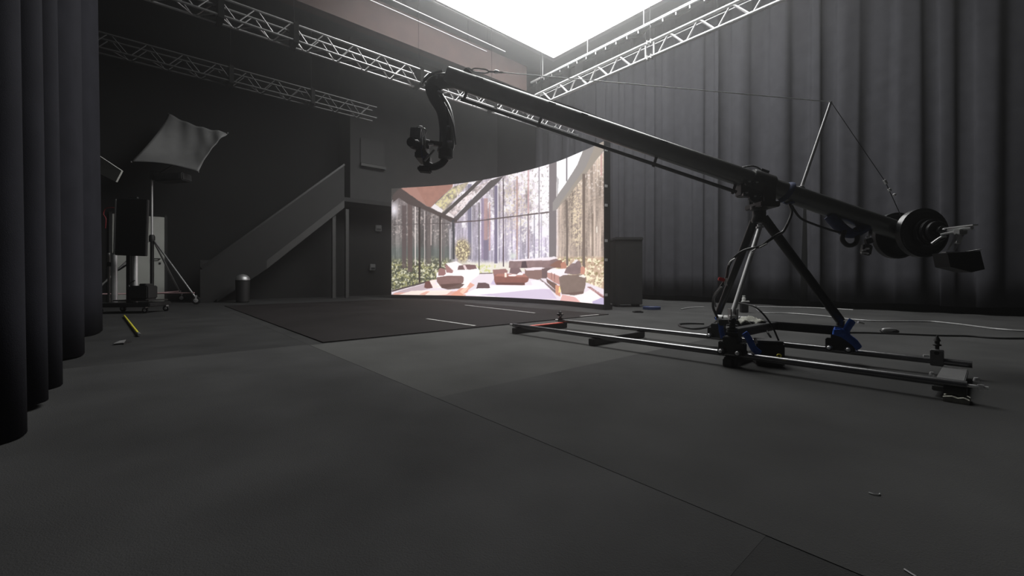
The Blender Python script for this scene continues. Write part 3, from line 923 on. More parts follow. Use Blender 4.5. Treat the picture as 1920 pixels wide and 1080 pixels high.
# =================================================================== WHEELED STAND WITH REFLECTOR
sp = Vector(((285 - 960) / FPX * 9.35, 9.35, 0))
stn = thing('wheeled_stand', sp, 'tall wheeled light stand carrying the big white reflector', 'light stand')
zv = Vector((0, 0, 1))
MB().tube(sp + zv * 0.16, sp + zv * 1.45, 0.035, 12).build('lower_column', 'black_metal', stn, True)
MB().tube(sp + zv * 1.4, sp + zv * 2.85, 0.020, 12).build('upper_column', 'aluminium', stn, True)
MB().lathe(sp + zv * 1.38, zv, [(0.05, 0), (0.055, 0.03), (0.055, 0.12), (0.04, 0.16)], 12).build('collar', 'black_plastic', stn, True)
for ang, m in ((-4, 'aluminium_dull'), (98, 'aluminium_dull'), (226, 'aluminium_dull')):
    d = Vector((math.cos(math.radians(ang)), math.sin(math.radians(ang)), 0))
    f = sp + d * 1.04
    MB().tube(sp + d * 0.06 + zv * 1.40, f + zv * 0.13, 0.019, 10).build('leg', m, stn, True)
    MB().tube(sp + d * 0.04 + zv * 0.235, f - d * 0.05 + zv * 0.255, 0.014, 10).build('brace', 'pink_lit_tube', stn, True)
    w = MB(); sd = Vector((-d.y, d.x, 0)); sd = Vector((0.25, -1, 0)).normalized()
    w.lathe(f + zv * 0.0875 - sd * 0.02, sd, [(0.05, 0), (0.085, 0.006), (0.085, 0.034), (0.05, 0.04)], 18)
    wh = w.build('caster_wheel', 'black_plastic', stn, True)
    MB().lathe(f + zv * 0.0875 + sd * 0.018, sd, [(0.045, 0), (0.045, 0.008), (0.01, 0.012)], 14).build('hub', 'chrome', wh, True)
    MB().beam(f + zv * 0.09 + sd * 0.03, f + zv * 0.20 + sd * 0.0, 0.03, 0.012).build('fork', 'chrome', stn)

# reflector: a slack cloth stretched between four corners
RC = [at(246, 303, 9.1), at(372, 322, 9.3), at(427, 249, 10.0), at(316, 213, 9.9)]
ref = thing('reflector', (RC[0] + RC[1]) / 2, 'big slack white reflector cloth tilted on the wheeled stand', 'reflector')
NG = 24
vsr = []
nrm = (RC[1] - RC[0]).cross(RC[3] - RC[0]).normalized()
for j in range(NG + 1):
    v = j / NG
    for i in range(NG + 1):
        u = i / NG
        # pulled-in edges
        uu = u + (0.5 - u) * 0.10 * math.sin(math.pi * v) * abs(2 * u - 1)
        vv = v + (0.5 - v) * 0.12 * math.sin(math.pi * u) * abs(2 * v - 1)
        p = (RC[0] * (1 - uu) + RC[1] * uu) * (1 - vv) + (RC[3] * (1 - uu) + RC[2] * uu) * vv
        sag = -0.16 * math.sin(math.pi * u) * math.sin(math.pi * v)
        wr = 0.020 * math.sin(26 * (uu * 0.9 - (1 - vv) * 0.35)) * (vv ** 2) + 0.018 * math.sin(22 * (uu + vv)) * max(0, uu - 0.5) * vv * 2
        vsr.append(p + nrm * (sag * 1.0 + wr))
fsr = [(j * (NG + 1) + i, j * (NG + 1) + i + 1, (j + 1) * (NG + 1) + i + 1, (j + 1) * (NG + 1) + i) for j in range(NG) for i in range(NG)]
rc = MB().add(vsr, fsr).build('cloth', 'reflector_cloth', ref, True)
md = rc.modifiers.new('thickness', 'SOLIDIFY'); md.thickness = 0.006
rmid = (RC[0] + RC[1] + RC[2] + RC[3]) / 4 - nrm * 0.32
for k in range(4):
    MB().tube(rmid, RC[k] - nrm * 0.01, 0.011, 8).build('frame_arm', 'black_metal', ref, True)
    MB().lathe(RC[k] - zv * 0.02, zv, [(0.012, 0), (0.016, 0.012), (0.012, 0.03)], 10).build('corner_clip', 'grey_plastic', ref, True)
MB().lathe(rmid - nrm * 0.05, nrm, [(0.05, 0), (0.06, 0.02), (0.05, 0.08)], 14).build('frame_hub', 'black_metal', ref, True)

MB().tube(sp + zv * 2.80, rmid - nrm * 0.04, 0.024, 10).build('tilt_arm', 'black_metal', stn, True)

# lamp head below the reflector
lc = at(325, 334, 9.4)
lamp = thing('studio_lamp', lc - zv * 0.12, 'flat dark lamp head mounted just below the white reflector', 'studio lamp')
MB().box(lc, (0.62, 0.30, 0.17), Matrix.Rotation(-0.06, 4, 'Y'), 0.02).build('housing', 'grey_case', lamp)
MB().box(lc + Vector((-0.40, 0, 0.05)), (0.14, 0.2, 0.2), None, 0.02).build('yoke', 'black_metal', lamp)
MB().box(lc + Vector((0.0, -0.155, 0)), (0.5, 0.01, 0.1), Matrix.Rotation(-0.06, 4, 'Y')).build('front_glass', 'black_gloss', lamp)

# bounce board half hidden behind the left curtain
bb = thing('bounce_board', at(170, 575, 6.8), 'plain grey board poking out behind the left curtain', 'board')
bpts = [at(160, 275, 6.9), at(228, 320, 6.7), at(217, 341, 6.7), at(160, 312, 6.9)]
MB().prism(bpts, Vector((0, 0.03, 0))).build('panel', 'door_white', bb)
MB().tube(at(168, 300, 6.95), Vector((at(168, 300, 6.95).x, 6.95, 0)), 0.016, 8).build('pole', 'black_metal', bb, True)

# =================================================================== TV CART
tc_ = Vector((-6.42, 7.25, 0))
cart = thing('display_cart', tc_, 'wheeled cart with silver columns under the black television, beside the left curtain', 'cart')
MB().box(tc_ + Vector((-0.09, 0, 0.14)), (0.84, 0.56, 0.07), Matrix.Rotation(0.15, 4, 'Z'), 0.012).build('base', 'black_metal', cart)
for dx, dy in ((-0.42, -0.26), (0.26, -0.17), (-0.42, 0.16), (0.27, 0.24)):
    w = MB().lathe(tc_ + Vector((dx, dy - 0.015, 0.05)), (0, 1, 0), [(0.03, 0), (0.05, 0.004), (0.05, 0.026), (0.03, 0.03)], 16).build('caster_wheel', 'black_plastic', cart, True)
    MB().lathe(tc_ + Vector((dx, dy - 0.018, 0.05)), (0, -1, 0), [(0.024, 0), (0.02, 0.004)], 12).build('hub', 'chrome', w, True)
    MB().box(tc_ + Vector((dx, dy + 0.0, 0.095)), (0.05, 0.05, 0.03)).build('caster_plate', 'aluminium_dull', cart)
for dx, r in ((-0.47, 0.018), (-0.375, 0.042), (-0.08, 0.020), (-0.02, 0.036)):
    MB().tube(tc_ + Vector((dx, -0.05, 0.17)), tc_ + Vector((dx, -0.05, 1.02)), r, 14).build('column', 'aluminium' if r > 0.03 else 'aluminium_dull', cart, True)
for dx in (-0.14,):
    MB().box(tc_ + Vector((dx, -0.03, 0.6)), (0.06, 0.05, 0.86)).build('spine', 'black_metal', cart)
MB().beam(tc_ + Vector((-0.36, 0, 0.72)), tc_ + Vector((-0.14, 0, 0.86)), 0.02, 0.02).build('strut', 'black_metal', cart)
MB().box(tc_ + Vector((0.04, 0, 0.21)), (0.60, 0.4, 0.02)).build('shelf', 'black_metal', cart)
for (dx, z, r, m) in ((-0.44, 0.82, 0.03, 'black_metal'), (-0.08, 0.42, 0.035, 'black_metal')):
    MB().lathe(tc_ + Vector((dx, -0.07, z - 0.03)), zv, [(r, 0), (r, 0.07)], 12).build('clamp', m, cart, True)
# equipment box on the shelf
eb = tc_ + Vector((0.12, -0.05, 0.22))
eq = thing('equipment_box', eb, 'black equipment box on the low shelf of the display cart', 'equipment')
MB().box(eb + zv * 0.13, (0.30, 0.24, 0.22), Matrix.Rotation(0.1, 4, 'Z'), 0.015).build('case', 'black_plastic', eq)
MB().box(eb + Vector((0.05, 0, 0.255)), (0.12, 0.16, 0.04), None, 0.01).build('top_module', 'black_plastic', eq)
MB().path([eb + Vector((-0.14, -0.05, 0.16)), eb + Vector((-0.2, -0.05, 0.26)), eb + Vector((-0.1, -0.05, 0.33))], 0.008).build('lead', 'cable_black', eq, True)
MB().box(eb + zv * 0.01, (0.26, 0.2, 0.02)).build('foot_plate', 'black_plastic', eq)
# display panel
tvb = tc_ + Vector((0.0, -0.10, 0.94))
tv = thing('television', tvb, 'black upright television on top of the wheeled cart', 'television')
Rt = Matrix.Rotation(0.035, 4, 'Y')
MB().box(tvb + zv * 0.50 + Vector((0.03, -0.06, 0)), (0.52, 0.05, 0.95), Rt, 0.008).build('case', 'black_plastic', tv)
MB().box(tvb + zv * 0.50 + Vector((-0.237, -0.075, 0.01)), (0.018, 0.04, 0.93), Rt).build('edge_trim', 'aluminium_dull', tv)
MB().box(tvb + Vector((0.05, -0.06, 1.0)), (0.15, 0.04, 0.025), None, 0.005).build('top_sensor', 'grey_case', tv)
MB().box(tvb + Vector((0.03, 0.0, 0.3)), (0.3, 0.06, 0.5)).build('mount', 'black_metal', tv)
# red cable loop beside it
q = at(205, 395, 7.2)
rcb = MB().path([q + Vector((0.12, 0, 0.04)), q + Vector((0.02, 0, 0.05)), q + Vector((-0.07, 0, 0.03)), q + Vector((-0.1, 0, -0.06)), q + Vector((-0.06, 0, -0.14)), q + Vector((-0.07, 0, -0.3))], 0.008).build('cable', 'red_dull', None, True)
tag(rcb, 'thin red cable looping beside the black television', 'cable')

# yellow pole, plate
yp = MB(); yp.tube(fl(233, 592, 0.02), fl(259, 625, 0.02), 0.011, 10)
ypt = thing('yellow_pole', (fl(233, 592) + fl(259, 625)) / 2, 'thin yellow pole lying on the floor by the left curtain', 'pole')
yp.build('shaft', 'yellow_paint', ypt, True)
MB().tube(fl(259, 625, 0.02), fl(261.5, 628, 0.02), 0.015, 10).build('end_cap', 'grey_plastic', ypt, True)
p = fl(232, 641)
mpt = thing('metal_plate', p, 'thin metal plate on the floor at the foot of the left curtain', 'plate')
MB().prism([fl(213, 645, 0.012), fl(224, 640, 0.012), fl(236, 638, 0.012), fl(232, 643, 0.012)], (0, 0, 0.006)).build('plate', 'aluminium_dull', mpt)
MB().prism([fl(214, 645, 0.0), fl(224, 640, 0.0), fl(247, 642, 0.0), fl(232, 646, 0.0)], (0, 0, 0.012)).build('base', 'black_metal', mpt)

# cabinet behind the LED wall's right end
cb = W(4.1, 7.75, 0); cb = Vector(((1173 - 960) / FPX * 8.75, 8.75, 0))
cab = thing('flight_case', cb, 'plain dark grey upright case standing right of the LED wall', 'case')
MB().box(cb + zv * 0.73, (0.55, 0.5, 1.36), None, 0.01).build('body', 'grey_case', cab)
MB().box(cb + Vector((0, -0.005, 1.38)), (0.57, 0.53, 0.06), None, 0.01).build('lid', 'grey_case', cab)
for dx in (-0.2, 0.2):
    MB().box(cb + Vector((dx, -0.1, 0.03)), (0.06, 0.2, 0.06)).build('foot', 'black_plastic', cab)
    MB().box(cb + Vector((dx, 0.1, 0.03)), (0.06, 0.2, 0.06)).build('foot', 'black_plastic', cab)

# =================================================================== DOLLY TRACK
RB1, RB2, RA0, RA1, RZ, RR = 3.04, 3.77, 0.09, 3.46, 0.085, 0.021
track = thing('dolly_track', W(1.8, 3.4, 0), 'long low pair of steel dolly rails under the camera crane', 'dolly track')
for b in (RB1, RB2):
    MB().tube(W(RA0, b, RZ), W(RA1, b, RZ), RR, 14).build('rail', 'rail_steel', track, True)
    MB().tube(W(RA1 - 0.02, b, RZ), W(RA1 + 0.05, b, RZ), 0.014, 10).build('rail_end', 'chrome', track, True)
for a, h, m, w in ((3.40, 0.06, 'black_metal', 0.06), (2.36, 0.06, 'black_metal', 0.06), (1.2, 0.05, 'black_metal', 0.06)):
    MB().box(W(a, (RB1 + RB2) / 2, 0.004 + h / 2), (RB2 - RB1 + 0.10, w, h), ROOM, 0.004).build('cross_tie', m, track)
MB().box(W(3.385, (RB1 + RB2) / 2 + 0.08, 0.068), (RB2 - RB1 - 0.22, 0.05, 0.010), ROOM).build('red_strip', 'red_rubber', track)
# near-end tie plate
MB().box(W(0.16, (RB1 + RB2) / 2, 0.045), (RB2 - RB1 - 0.06, 0.11, 0.03), ROOM, 0.004).build('cross_tie', 'grey_plastic', track)
MB().box(W(0.13, RB1, 0.053), (0.05, 0.08, 0.036), ROOM).build('foot', 'black_metal', track)
for a, b, z in ((0.22, RB1 + 0.10, RZ + 0.02), (0.06, RB1, RZ + 0.035)):
    MB().lathe(W(a, b, z - 0.012), zv, [(0.010, 0), (0.012, 0.006), (0.008, 0.02)], 10).build('bolt', 'chrome', track, True)
MB().tube(W(0.10, RB1, RZ), W(0.02, RB1 + 0.0, RZ), 0.008, 8).build('end_pin', 'chrome', track, True)
MB().lathe(W(0.045, RB1, RZ - 0.012), zv, [(0.012, 0), (0.012, 0.024)], 10).build('end_pin', 'chrome', track, True)
# stop clamp on the far rail
MB().box(W(0.24, RB2 - 0.005, RZ + 0.022), (0.055, 0.06, 0.10), ROOM, 0.004).build('stop_clamp', 'grey_plastic', track)
MB().lathe(W(0.24, RB2, RZ + 0.075), zv, [(0.010, 0), (0.010, 0.02), (0.020, 0.022), (0.020, 0.03), (0.012, 0.034), (0.012, 0.05), (0.018, 0.052), (0.004, 0.085)], 12).build('clamp_knob', 'black_plastic', track, True)
MB().tube(W(0.24, RB2 - 0.033, RZ + 0.055), W(0.24, RB2 - 0.04, RZ + 0.055), 0.012, 10).build('clamp_hole', 'black_metal', track)
MB().tube(W(0.275, RB2 - 0.02, RZ + 0.03), W(0.30, RB2 - 0.03, RZ + 0.03), 0.007, 8).build('bolt', 'chrome', track, True)
# stop knob on the far end
e2 = W(RA1 - 0.02, RB2, RZ)
kn = MB()
kn.lathe(e2 + zv * 0.02, zv, [(0.035, 0), (0.035, 0.015), (0.018, 0.02), (0.022, 0.04), (0.040, 0.045), (0.040, 0.065), (0.015, 0.07), (0.022, 0.085), (0.008, 0.10)], 14)
kn.build('stop_knob', 'black_gloss', track, True)
for k in range(3):
    MB().box(e2 + Vector((0.02 * (k - 1), -0.036, 0.05 + 0.015 * k)), (0.012, 0.008, 0.01)).build('stop_bolt', 'chrome', track)
# wooden wedge under the near end
wd = W(0.125, RB1 - 0.01, 0)
wdg = thing('wooden_wedge', wd, 'pale wooden wedge under the near end of the track', 'wedge')
MB().prism([wd + (ROOM @ Vector(v)) for v in ((-0.05, -0.045, 0), (-0.05, 0.045, 0), (-0.05, 0.045, 0.024), (-0.05, 0.015, 0.031), (-0.05, -0.005, 0.025), (-0.05, -0.025, 0.031), (-0.05, -0.045, 0.022))], ROOM @ Vector((0.10, 0, 0))).build('block', 'pale_wood', wdg)

# =================================================================== CRANE DOLLY
DA = 1.17
dol = thing('crane_dolly', W(DA, 3.45, 0), 'black three wheeled dolly with tripod legs standing on the rails', 'camera dolly')
T_near = W(DA + 0.015, RB1, 0); T_fl = W(1.585, RB2, 0); T_fr = W(0.73, RB2, 0)
def truck(c, n_sign):
    MB().box(c + zv * (RZ + 0.045), (0.055, 0.17, 0.08), ROOM, 0.006).build('truck', 'black_metal', dol)
    MB().box(c + zv * (RZ + 0.10), (0.08, 0.10, 0.045), ROOM, 0.006).build('truck_plate', 'black_metal', dol)
    for s in (-1, 1):
        for sb, ax in ((-1, -1), (1, 1)):
            wc = c + (W(s * 0.055, sb * 0.036, 0)) + zv * (RZ + 0.012)
            wh = MB().lathe(wc, W(0, sb, 0) + zv * 0.35, [(0.012, 0), (0.024, 0.004), (0.024, 0.020), (0.012, 0.024)], 14).build('wheel', 'black_gloss', dol, True)
            MB().lathe(wc + (W(0, sb, 0) + zv * 0.35).normalized() * 0.024, W(0, sb, 0) + zv * 0.35, [(0.013, 0), (0.013, 0.006), (0.006, 0.010)], 10).build('axle_nut', 'chrome', wh, True)
for c in (T_near, T_fl, T_fr):
    truck(c, 1)
# lower skid of the near truck
MB().box(T_near + zv * 0.035, (0.06, 0.09, 0.06), ROOM, 0.004).build('skid', 'black_metal', dol)
# frame beams
zb = RZ + 0.145
MB().beam(T_fl + zv * zb, T_fr + zv * zb, 0.06, 0.065, bev=0.005).build('frame_beam', 'black_metal', dol)
MB().beam(T_near + zv * zb, (T_fl + T_fr) / 2 + zv * zb, 0.07, 0.06, bev=0.005).build('frame_beam', 'black_metal', dol)
MB().box(W(1.35, 3.62, zb + 0.015), (0.2, 0.26, 0.05), ROOM, 0.006).build('deck_plate', 'black_metal', dol)
# apex block
TOP = W(DA - 0.01, 3.47, 0)
ap = TOP + zv * 1.02
MB().lathe(ap, zv, [(0.05, 0), (0.055, 0.02), (0.045, 0.05), (0.045, 0.09), (0.06, 0.10), (0.06, 0.125), (0.04, 0.13), (0.04, 0.19)], 16).build('apex', 'black_metal', dol, True)
# legs
def leg(c, m, r, top_off, zf, r2=None):
    f = c + zv * zf
    MB().tube(ap + top_off, f, r, 12, r2).build('leg', m, dol, True)
leg(T_near, 'leg_grey', 0.016, Vector((-0.02, -0.04, -0.04)), 0.36)
leg(T_fr, 'black_metal', 0.034, Vector((0.03, 0.0, 0.04)), 0.30, 0.030)
leg(T_fl, 'black_metal', 0.030, Vector((-0.02, 0.03, 0.02)), 0.30, 0.026)
# leg sockets
MB().lathe(ap + Vector((-0.02, -0.04, -0.045)), zv, [(0.026, 0), (0.026, 0.012), (0.018, 0.016), (0.018, 0.03)], 12).build('leg_cap', 'chrome', dol, True)
for c, hgt in ((T_near, 0.34), (T_fr, 0.30), (T_fl, 0.30)):
    MB().lathe(c + zv * (zb + 0.02), zv, [(0.034, 0), (0.034, 0.014), (0.020, 0.018), (0.020, hgt - zb - 0.06), (0.025, hgt - zb - 0.055), (0.025, hgt - zb - 0.02)], 14).build('foot_socket', 'black_gloss', dol, True)
nf = T_near + zv * 0.34
for s in (-1, 1):
    MB().box(nf + Vector((0.022 * s, -0.01, 0.02)), (0.008, 0.04, 0.075)).build('clevis', 'aluminium_dull', dol)
MB().lathe(nf + Vector((-0.03, -0.012, 0.0)), (1, 0, 0), [(0.014, 0), (0.014, 0.06)], 10).build('clevis_pin', 'chrome', dol, True)
# screw jacks of the near truck
for dz, r in ((0.03, 0.036), (0.052, 0.016), (0.075, 0.036)):
    MB().lathe(T_near + zv * (RZ + 0.12 + dz), zv, [(r, 0), (r, 0.008)], 16).build('jack_ring', 'black_gloss', dol, True)
# blue clamp levers
def lever(base, pts, label=None, r=(0.010, 0.022)):
    o = MB().path([base + Vector(q) for q in pts], 0.012, 8, 5, flat=r)
    return o.build('clamp_lever', 'blue_paint', dol, True)
lever(T_fl + zv * 0.14, [(-0.05, -0.10, 0.13), (-0.035, -0.11, 0.09), (-0.03, -0.11, 0.03), (-0.015, -0.115, -0.04)])
lever(T_near + zv * 0.14, [(0.05, -0.06, 0.10), (0.075, -0.07, 0.06), (0.10, -0.08, 0.0), (0.14, -0.08, -0.035)])
lever(T_fr + zv * 0.14, [(0.02, -0.08, 0.17), (-0.035, -0.09, 0.08), (0.02, -0.10, 0.02), (0.05, -0.10, -0.02)], r=(0.012, 0.028))
lever(T_fr + zv * 0.14, [(-0.11, -0.08, 0.10), (-0.06, -0.09, 0.085), (-0.02, -0.09, 0.06)], r=(0.012, 0.030))
MB().box(T_fr + Vector((-0.105, -0.105, 0.235)), (0.05, 0.02, 0.035), None, 0.004).build('lever_head', 'blue_paint', dol)
MB().tube(T_fr + Vector((0.06, -0.08, 0.30)), T_fr + Vector((0.10, -0.08, 0.29)), 0.008, 8).build('lever_pin', 'chrome', dol, True)
MB().lathe(T_fl + Vector((-0.06, -0.11, 0.25)), (0, 0, 1), [(0.018, 0), (0.02, 0.02), (0.008, 0.03)], 10).build('lever_head', 'blue_paint', dol, True)

# white cylinder lying on the dolly deck
cy0 = at(1346, 598, 3.55); cy1 = at(1402, 602, 3.40)
cyl = thing('pipe_section', (cy0 + cy1) / 2 - zv * 0.04, 'white pipe section lying on the dolly deck behind the silver leg', 'pipe')
MB().tube(cy0, cy1, 0.036, 16).build('tube', 'white_pipe', cyl, True)
for f in (0.18, 0.55, 0.75):
    p = cy0.lerp(cy1, f); ax = (cy1 - cy0).normalized()
    MB().lathe(p, ax, [(0.039, 0), (0.039, 0.008)], 16).build('band', 'black_metal', cyl, True)
# crumpled pale cloth next to it
cl0 = at(1402, 606, 3.32)
rr = random.Random(4)
vsx = []; NGc = 12
for j in range(NGc + 1):
    for i in range(NGc + 1):
        u = i / NGc - .5; v = j / NGc - .5
        vsx.append(cl0 + Vector((u * 0.19, v * 0.16, 0.035 * math.exp(-6 * (u * u + v * v)) + 0.02 * math.sin(9 * u + 4 * v) + rr.uniform(-.006, .006))))
fsx = [(j * (NGc + 1) + i, j * (NGc + 1) + i + 1, (j + 1) * (NGc + 1) + i + 1, (j + 1) * (NGc + 1) + i) for j in range(NGc) for i in range(NGc)]
clo = MB().add(vsx, fsx).build('cleaning_cloth', 'pale_wood', None, True)
clo.modifiers.new('thickness', 'SOLIDIFY').thickness = 0.006
tag(clo, 'crumpled pale cloth heaped on the dolly deck', 'cloth')

# battery box by the near truck
bx = W(0.72, 3.18, 0)
bx = Vector(((1440 - 960) / FPX * 2.95, 2.95, 0.0))
bat = thing('battery_box', bx, 'black battery box on the floor between the rails', 'battery box')
MB().box(bx + zv * 0.085, (0.17, 0.16, 0.16), Matrix.Rotation(-0.35, 4, 'Z'), 0.01).build('case', 'black_plastic', bat)
MB().box(bx + zv * 0.170, (0.16, 0.15, 0.014), Matrix.Rotation(-0.35, 4, 'Z'), 0.004).build('lid', 'grey_case', bat)
MB().path([bx + Vector((0.05, -0.04, 0.175)), bx + Vector((0.0, -0.02, 0.30)), bx + Vector((-0.06, 0.05, 0.40)), bx + Vector((-0.10, 0.2, 0.42))], 0.006).build('lead', 'cable_black', bat, True)
MB().box(bx + zv * 0.003, (0.15, 0.14, 0.006), Matrix.Rotation(-0.35, 4, 'Z')).build('base', 'black_plastic', bat)

# yellow ring
yr = at(1461, 667, 2.62)
yo = MB().path([yr + Vector((0.0125 * math.cos(t), 0.003 * math.sin(t), 0.0085 * math.sin(t))) for t in [k * math.pi / 4 for k in range(8)]], 0.0035, 8, 4, closed=True).build('key_ring', 'yellow_paint', None, True)
tag(yo, 'tiny yellow ring hooked on the near rail', 'ring')

# white knob box behind the dolly
kb = fl(1394, 586)
kbt = thing('power_adapter', kb, 'small pale adapter with upright plug on the floor behind the dolly', 'adapter')
MB().box(kb + Vector((0.01, 0, 0.09)), (0.12, 0.08, 0.18), None, 0.01).build('case', 'black_plastic', kbt)
MB().box(kb + Vector((0.02, -0.02, 0.19)), (0.12, 0.06, 0.02), None, 0.004).build('top_plate', 'white_pipe', kbt)
MB().lathe(kb + Vector((0, -0.01, 0.20)), zv, [(0.03, 0), (0.03, 0.05), (0.02, 0.055), (0.024, 0.09)], 12).build('plug', 'white_pipe', kbt, True)

# =================================================================== CAMERA CRANE
BD = 3.13
def bm_pt(px, off=0.0, d=BD):
    """point of the boom axis; off = metres above the axis"""
    p = at(px, 142.0 + 0.3432 * (px - 837), d)
    u = BU * off if off else Vector()
    return p + u
b_l = at(837, 142.0, BD); b_r = at(1700, 142 + 0.3432 * 863, BD)
BX = (b_r - b_l).normalized(); BU = Vector((0, 1, 0)).cross(BX) * -1
if BU.z < 0: BU = -BU
BRAD = 0.068
crane = thing('camera_crane', TOP, 'long black camera crane boom tilted across the room over the dolly', 'camera crane')
MB().lathe(b_l, BX, [(BRAD - 0.01, 0), (BRAD, 0.006), (BRAD, (b_r - b_l).length), ], 28).build('boom', 'boom_black', crane, True)
# raised flats on the boom
for px in (900, 1034, 1094, 1240):
    c = bm_pt(px) + Vector((0, -0.052, 0.040))
    MB().beam(c - BX * 0.026, c + BX * 0.026, 0.012, 0.012).build('boom_tab', 'chrome' if px < 1200 else 'black_metal', crane)
# levelling rod under the boom
MB().tube(bm_pt(875, -0.128), bm_pt(1390, -0.118), 0.013, 10).build('levelling_rod', 'black_metal', crane, True)
for px in (880, 1020, 1236, 1384):
    MB().beam(bm_pt(px, -0.06), bm_pt(px, -0.14), 0.012, 0.02, up=BX).build('rod_bracket', 'black_metal', crane)
# sleeve, pivot and yoke
MB().lathe(bm_pt(1405), BX, [(0.078, 0), (0.084, 0.01), (0.084, 0.16), (0.075, 0.17)], 24).build('pivot_sleeve', 'black_metal', crane, True)
MB().beam(bm_pt(1424, 0.05), bm_pt(1424, 0.10), 0.05, 0.06, up=BX).build('sleeve_lug', 'black_metal', crane)
for s in (-1, 1):
    MB().box(TOP + Vector((0.02, 0.095 * s, 1.225)), (0.085, 0.014, 0.16), None, 0.004).build('yoke_plate', 'black_metal', crane)
MB().box(TOP + Vector((0.02, 0, 1.145)), (0.14, 0.22, 0.04), None, 0.006).build('yoke_base', 'black_metal', crane)
for dx, dz, r in ((-0.14, 0.02, 0.022), (-0.085, 0.015, 0.022), (-0.16, -0.06, 0.02), (-0.10, -0.085, 0.035)):
    c = TOP + Vector((dx, -0.08, 1.27 + dz))
    kb2 = MB().lathe(c, (0, -1, 0.2), [(r * 0.7, 0), (r, 0.01), (r, 0.03), (r * 0.6, 0.036)], 12).build('lock_knob', 'black_gloss', crane, True)
    MB().box(c + Vector((0.0, -0.036, 0.012)), (0.016, 0.01, 0.010)).build('knob_bolt', 'chrome', kb2)
MB().box(TOP + Vector((-0.09, -0.02, 1.26)), (0.16, 0.10, 0.10), None, 0.01).build('brake_block', 'black_metal', crane)
# mast and wires
m0 = bm_pt(1497, BRAD); m1 = at(1558, 191, BD)
MB().tube(m0, m1, 0.011, 10, 0.009).build('mast', 'leg_grey', crane, True)
MB().lathe(m0 - BU * 0.005, BU, [(0.022, 0), (0.022, 0.012)], 12).build('mast_base', 'chrome', crane, True)
w0 = at(938, 135.5, BD)
MB().tube(w0, m1, 0.0034, 6).build('stay_wire', 'leg_grey', crane, True)
w1 = at(1660, 341, BD); w2 = bm_pt(1690, BRAD)
MB().tube(m1, w1, 0.0025, 6).build('stay_wire', 'black_metal', crane, True)
MB().tube(w1, w2, 0.0028, 6).build('stay_wire', 'black_metal', crane, True)
for p, ax in ((w1, 0.022), (at(1668, 356, BD), 0.014), (at(1677, 365, BD), 0.010)):
    MB().box(p, (0.016, 0.02, ax * 1.6), Matrix.Rotation(-0.5, 4, 'Y'), 0.003).build('wire_clamp', 'chrome', crane)
# turnbuckle at the head end
tb0 = at(872, 130.0, BD); tb1 = at(934, 136.2, BD)
tx = (tb1 - tb0).normalized(); tz = Vector((0, 1, 0)).cross(tx); tz = tz if tz.z > 0 else -tz
tbm = MB()
tbm.path([tb0 + tx * 0.05 + tz * 0.0, tb0 + tx * 0.07 + tz * 0.013, tb0 + tx * 0.10 + tz * 0.014, tb0 + tx * 0.16 + tz * 0.012, tb0 + tx * 0.18], 0.0058, 8, 3)
tbm.path([tb0 + tx * 0.05 + tz * 0.0, tb0 + tx * 0.07 - tz * 0.013, tb0 + tx * 0.10 - tz * 0.014, tb0 + tx * 0.16 - tz * 0.012, tb0 + tx * 0.18], 0.0058, 8, 3)
tbm.build('turnbuckle', 'leg_grey', crane, True)
MB().tube(tb0 + tx * 0.17, w0 + tx * 0.02, 0.007, 8).build('turnbuckle_eye', 'leg_grey', crane, True)
MB().path([tb0 - tx * 0.01 - tz * 0.006, tb0 + tx * 0.02 + tz * 0.012, tb0 + tx * 0.05], 0.006, 8, 4).build('hook', 'leg_grey', crane, True)
MB().lathe(w0 - tx * 0.05, tx, [(0.006, 0), (0.014, 0.01), (0.014, 0.03), (0.006, 0.045)], 10).build('wire_clamp', 'chrome', crane, True)
MB().beam(bm_pt(880, BRAD - 0.01), tb0, 0.03, 0.014, up=(0, 1, 0)).build('anchor_lug', 'black_metal', crane)
# cable along the boom top
MB().path([bm_pt(895, 0.069), bm_pt(930, 0.078), bm_pt(1000, 0.074), bm_pt(1060, 0.080), bm_pt(1130, 0.071)], 0.006, 8, 6).build('boom_cable', 'cable_grey', crane, True)
MB().path([bm_pt(1385, 0.066), bm_pt(1400, 0.10), bm_pt(1412, 0.105), bm_pt(1422, 0.09)], 0.006, 8, 6).build('boom_cable', 'cable_black', crane, True)

# curved drop arm at the head end
g = [at(858, 152, BD + .02), at(830, 152, BD), at(812, 161, BD), at(818, 182, BD), at(832, 206, BD), at(838, 235, BD), at(838, 268, BD), at(833, 288, BD)]
MB().path(g, 0.05, 14, 6, flat=(0.042, 0.058)).build('drop_arm', 'boom_black', crane, True)
MB().path([at(838, 138, BD - .05), at(812, 140, BD - .05), at(798, 150, BD - .05), at(792, 157, BD - .05)], 0.006, 8, 5).build('arm_cable', 'cable_grey', crane, True)
MB().path([at(830, 133, BD - .03), at(808, 139, BD - .03), at(795, 150, BD - .03), at(800, 158, BD)], 0.009, 8, 5).build('arm_cable', 'aluminium_dull', crane, True)
MB().box(at(819, 141.5, BD - 0.06), (0.03, 0.012, 0.014), Matrix.Rotation(0.4, 4, 'Y'), 0.003).build('arm_fitting', 'chrome', crane)
MB().path([at(832, 192, BD - .055), at(842, 212, BD - .06), at(850, 235, BD - .05), at(853, 255, BD - .05), at(855, 272, BD - .04)], 0.007, 8, 5).build('arm_cable', 'cable_grey', crane, True)
MB().path([at(838, 200, BD - .055), at(840, 215, BD - .07), at(840.5, 240, BD - .065), at(838, 262, BD - .06)], 0.006, 8, 5).build('arm_cable', 'cable_black', crane, True)
